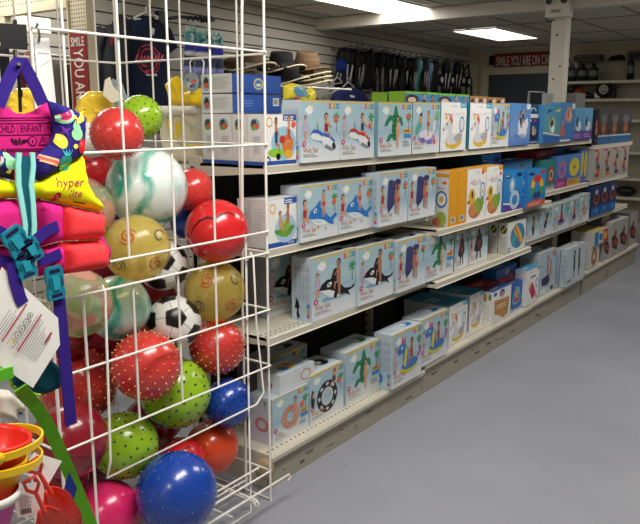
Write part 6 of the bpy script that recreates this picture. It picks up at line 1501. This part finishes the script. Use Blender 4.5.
# ------------------------------------------------------------------ black swim gear on slatwall hooks
RUB = mat('black_rubber', (16,16,18), .65, spec=.3); GRY = mat('grey_fin_stripe', (176,178,180), .5); TEALF = mat('teal_fin', (90,150,150), .4); BLF = mat('pale_blue_fin', (120,150,190), .4); GLS = mat('mask_glass', (196,206,206), .08, coat=1); CHR = mat('chrome_hook', (150,150,150), .3, metal=1)
r6 = random.Random(11)
descr = ['first','second','third','fourth','fifth','sixth','seventh','eighth','ninth','tenth','eleventh','twelfth','thirteenth','fourteenth','fifteenth','sixteenth','seventeenth','eighteenth','nineteenth','twentieth','twenty-first','twenty-second','twenty-third','twenty-fourth']
NF = 24
for i in range(NF):
    u = 342+i*5.5; v0 = 49+.125*(u-342)+r6.uniform(-2,2); v1 = 93+.06*(u-344); X = wall_x(6.6+i*.13)+.16+.05*(i % 2)
    top = on_x(u, v0, X); bot = on_x(u, v1-r6.uniform(0,6), X)
    L = top.z-bot.z; m = {14:TEALF, 16:BLF}.get(i, RUB)
    if i in (18, 20, 22, 23):   # dive masks with lens
        t = thing('dive_mask', top, descr[i]+' item along the black gear row, a mask with pale lens', 'dive mask', 'swim gear on the wall hooks'); c = top-V3((0,0,L*.5))
        mb = MB(); mb.sphere(c, .1, 20, 12, 0, None, (.5,1,.8)); mb.build('mask_frame', RUB, t); mb = MB()
        mb.sphere(c+V3((.042,-.035,.0)), .04, 16, 10, 0, None, (.35,.9,1)); mb.build('lens', GLS, t)
        mb = MB(); mb.tube([c+V3((0,.09,.03)), c+V3((-.03,.1,.12)), top+V3((0,0,-.02)), c+V3((-.03,-.1,.12)), c+V3((0,-.09,.03))], .012); mb.tube([c+V3((.02,.08,-.05)), c+V3((.02,.1,-.2)), c+V3((.0,.06,-.3))], .016); mb.build('strap', RUB if i != 20 else BLF, t)
    else:
        t = thing('swim_fin', top, descr[i]+' item along the black gear row, a hanging '+('teal' if m is TEALF else 'pale blue' if m is BLF else 'black')+' swim fin', 'swim fin', 'swim gear on the wall hooks'); mb = MB(); w0 = .035; w1 = .085; rows = []
        yaw = r6.uniform(-.5,.5); ay = V3((sin(yaw)*.8, cos(yaw), 0)); nx = V3((cos(yaw), -sin(yaw)*.8, 0))
        prof = [(0,.036,.03),(.1,.055,.05),(.25,.062,.055),(.36,.058,.03),(.5,.07,.016),(.75,.095,.01),(1,.105,.006)]
        vs = []; fs = []
        for f, hw, th in prof:
            for q in range(12):
                w = 2*pi*q/12; vs.append(top+V3((0,0,-L*f))+ay*hw*cos(w)+nx*th*sin(w))
        for a_ in range(len(prof)-1):
            for q in range(12): l = (q+1) % 12; fs.append((a_*12+q,(a_+1)*12+q,(a_+1)*12+l,a_*12+l))
        fs += [tuple(range(12)), tuple(range(len(prof)*12-1,len(prof)*12-13,-1))]; mb.add(vs, fs, 0, None, True)
        mb.build('blade', m, t)
        if i % 3 != 2 and m is RUB:
            mb = MB()
            for s in (-1,1):
                mb.add([top+V3((0,0,-L*.36))+ay*.03*s+nx*.04, top+V3((0,0,-L*.4))+ay*.058*s+nx*.036, top+V3((0,0,-L*.86))+ay*.03*s+nx*.014, top+V3((0,0,-L*.62))+ay*.02*s+nx*.022], [(0,1,2,3)])
            mb.build('blade_stripe', GRY, t)
        mb = MB(); mb.tube([top+ay*.04+V3((0,0,-.02)), top+nx*.05+V3((0,0,.01)), top-ay*.04+V3((0,0,-.02))], .008); mb.build('heel_strap', RUB, t)
    h = thing('peg_hook', top, descr[i]+' chrome slatwall hook along the black gear row', 'hook', 'chrome hooks along the gear row'); mb = MB(); mb.tube([(wall_x(top.y)+.017,top.y,top.z+.012),(X+.1,top.y,top.z+.012),(X+.12,top.y,top.z+.035)], .007); mb.build('hook_wire', CHR, h); mb = MB(); mb.sphere((X+.12,top.y,top.z+.035), .016, 10, 8); mb.build('hook_tip', CHR, h)

# ------------------------------------------------------------------ shelving along the far wall
YS = YB-.36
t = thing('wall_shelving', (-2.0,YB-.2,0), 'tall wall shelving with pegboard back along the far wall', 'wall shelving')
xl = on_y(568,80,YS).x; zp = on_y(600,62,YB).z
mb = MB(); mb.box((xl,YB-.04,0),(1.2,YB-.012,zp)); mb.build('peg_back', M_pegwall, t)
for x_ in (xl, -1.05, .5): mb = MB(); mb.box((x_,YB-.08,0),(x_+.03,YB-.042,zp)); mb.build('upright', M_shelf, t)
SZ = []
for v in (79.5, 98.2, 119.5, 152, 178.5, 198):
    z_ = on_y(640,v,YS).z; SZ.append(z_); mb = MB(); mb.box((xl,YS,z_-.035),(1.2,YB-.082,z_)); mb.build('shelf', M_shelf, t)
mb = MB(); mb.box((xl,YS-.1,.0),(1.2,YB-.082,.14)); mb.build('base', M_kick, t)
def bottle(name, lab, u, vb, vt, r, group=None, cap=True):
    c = on_y(u, vb, YS+.1); c.z = SZ[0]; H = on_y(u, vt, YS+.1).z-c.z; t = thing(name, c, lab, 'canister', group); mb = MB()
    mb.lathe([(.001,.001),(r,.001),(r,H*.72),(r*.8,H*.8),(r*.35,H*.84),(r*.35,H*.9)], c, (0,0,1), 24); mb.build('can_body', mat('dark_canister', (34,34,36), .35), t); mb = MB(); mb.lathe([(r*.4,H*.88),(r*.42,H),(.001,H)], c, (0,0,1), 16); mb.build('cap', M_dark, t)
    mb = MB(); mb.lathe([(r*1.004,H*.3),(r*1.004,H*.6)], c, (0,0,1), 24); mb.build('label_band', mat('grey_label', (110,108,104), .5), t)
for k, u in enumerate((571.5,582,593)): bottle('fuel_canister', ['dark canister nearest the white post on the far shelf','middle dark canister of three on the far shelf','right dark canister of three on the far shelf'][k], u, 79, 64, .065, 'dark canisters on the far shelf')
bottle('spray_can', 'tall black spray can alone on the far upper shelf', 630, 78.5, 56.5, .045)
# things on the second shelf: lantern, horn, orange ball
c = on_y(605,92,YS+.1); t = thing('lantern', (c.x,YS+.1,SZ[1]), 'black lantern with a round pale dial on the far shelf', 'lantern'); mb = MB(); mb.box((c.x-.04,YS+.07,SZ[1]+.001),(c.x+.12,YS+.2,SZ[1]+.18)); mb.lathe([(.001,0),(.1,0),(.1,.05),(.001,.05)], (c.x,YS+.07,c.z+.03), (0,-1,0), 24); mb.build('housing', M_dark, t); mb = MB(); mb.lathe([(.001,.054),(.05,.054),(.06,.05)], (c.x,YS+.07,c.z+.03), (0,-1,0), 24); d_ = mb.build('dial', mat('pale_dial', (170,166,156), .4), t); mb = MB(); mb.lathe([(.03,.0552),(.038,.0552)], (c.x,YS+.07,c.z+.03), (0,-1,0), 24); mb.box((c.x-.006,YS+.013,c.z+.0),(c.x+.03,YS+.0156,c.z+.012)); mb.build('dial_mark', M_dark, d_)
c = on_y(597.5,97,YS+.1); t = thing('flashlight', (c.x,YS+.1,SZ[1]), 'small black flashlight with white lens beside the lantern', 'flashlight'); mb = MB(); mb.lathe([(.001,-.12),(.03,-.12),(.03,-.02),(.05,0),(.05,.03)], (c.x,YS+.12,SZ[1]+.051), (0,-1,0), 20); mb.build('body', M_dark, t); mb = MB(); mb.lathe([(.001,.026),(.044,.028)], (c.x,YS+.12,SZ[1]+.051), (0,-1,0), 20); mb.build('lens', mat('white_lens', (236,232,220), .2), t)
c = on_y(579,95,YS+.1); mb = MB(); mb.sphere((c.x,YS+.13,SZ[1]+.075), .1, 24, 14, 0, None, (1,1,.75)); mb.tube([(c.x+.08,YS+.13,SZ[1]+.06),(c.x+.2,YS+.13,SZ[1]+.03)], [.04,.02], 10, 1); tag(mb.build('orange_lamp', [mat('rust_orange_plastic', (150,62,30), .4), M_dark]), 'rust orange rounded lamp on the far shelf', 'lamp')
c = on_y(571,90,YS+.1); mb = MB(); mb.box((c.x-.08,YS+.1,SZ[1]+.001),(c.x+.05,YS+.24,SZ[1]+.2)); mb.lathe([(.001,0),(.05,0),(.05,.06),(.001,.06)], (c.x-.0,YS+.1,SZ[1]+.13), (0,-1,0), 16, 1); tag(mb.build('boxed_gear', [mat('dark_red_box', (84,44,44), .5), M_dark]), 'dark red boxed gear partly behind the white post', 'box')
# dark cases on top of the shelving
for lab, u0, u1, v0, v1 in (('long dark flat case on top of the far shelving, next to the post',573,600,54,62), ('dark case at the right end on top of the far shelving',627,646,50.5,60)):
    a = on_y(u0, v1, YS+.1); b = on_y(u1, v0, YS+.1); mb = MB(); mb.box((a.x,YS+.1,zp+.001),(b.x,YB-.06,b.z)); mb.box((a.x+.02,YS+.094,zp+.02),(b.x-.02,YS+.1,b.z-.03), 1)
    tag(mb.build('flat_case', [mat('brown_grey_case', (76,70,64), .6), M_dark]), lab, 'case')
a = on_y(606,62,YS+.1); b = on_y(624,55,YS+.1); p = Puff([(a.x,zp),(b.x,zp),(b.x-.02,zp+.06),(a.x+.14,b.z+.02),(a.x+.03,b.z)], .05, .04, lambda q, w, h: V3((q, YS+.2-h, w)), rip=.01); mb = MB(); p.mesh(mb, 0, C(26,26,28), .03); tag(mb.build('soft_bag', CLOTH), 'slouched black bag on top of the far shelving', 'bag')
# white frame and grey card behind the top cartons
t = thing('wire_sign_frame', (-2.16,4.85,1.3), 'empty grey metal sign frame standing behind the cartons left of the post', 'sign frame'); fX = -2.12
P = [on_x(528,108,fX), on_x(529,91.5,fX), on_x(544,92.5,fX), on_x(544,108,fX)]; zb_ = 1.32
mb = MB(); mb.tube([(fX,P[0].y,zb_),P[1],P[2],(fX,P[3].y,zb_)], .008); mb.build('frame_tube', mat('grey_metal', (150,150,146), .4, metal=.5), t); mb = MB(); mb.box((fX-.02,P[0].y,zb_-.001),(fX+.02,P[3].y,zb_+.01)); mb.build('foot', M_shelf, t)
a = on_x(546,93,-2.1); b = on_x(553,105,-2.1); mb = MB(); mb.box((-2.13,a.y,1.319),(-2.1,b.y,a.z), 0, C(170,172,172)); tag(mb.build('grey_carton', CARD), 'plain grey carton behind the lagoon carton, left of the post', 'carton')
a = on_x(565,92,-2.0); mb = MB(); mb.box((-2.1,6.345,1.266),(-2.0,6.6,a.z), 0, C(120,122,124)); tag(mb.build('grey_carton', CARD), 'dull grey carton just right of the white post', 'carton')
# black soft bag on the far shelf near the end of the aisle
p0 = on_y(617,204,YS+.05); mb = MB(); mb.sphere((on_y(623,200,YS).x,YS+.12,SZ[5]+.07), .12, 20, 12, 0, None, (1.1,.9,.56)); tag(mb.build('black_pouch', M_dark), 'black pouch on the far shelving beyond the aisle end', 'pouch')

# ------------------------------------------------------------------ light and view
w = bpy.data.worlds.new('world'); scn.world = w; w.use_nodes = True
w.node_tree.nodes['Background'].inputs['Color'].default_value = (.9,.92,1,1); w.node_tree.nodes['Background'].inputs['Strength'].default_value = .05
scn.view_settings.view_transform = 'Standard'; scn.view_settings.look = 'None'; scn.view_settings.gamma = 1; scn.view_settings.use_curve_mapping = False
scn.view_settings.exposure = 0.35
scn.cycles.use_denoising = True
scn.cycles.max_bounces = 8
scn.cycles.transparent_max_bounces = 16
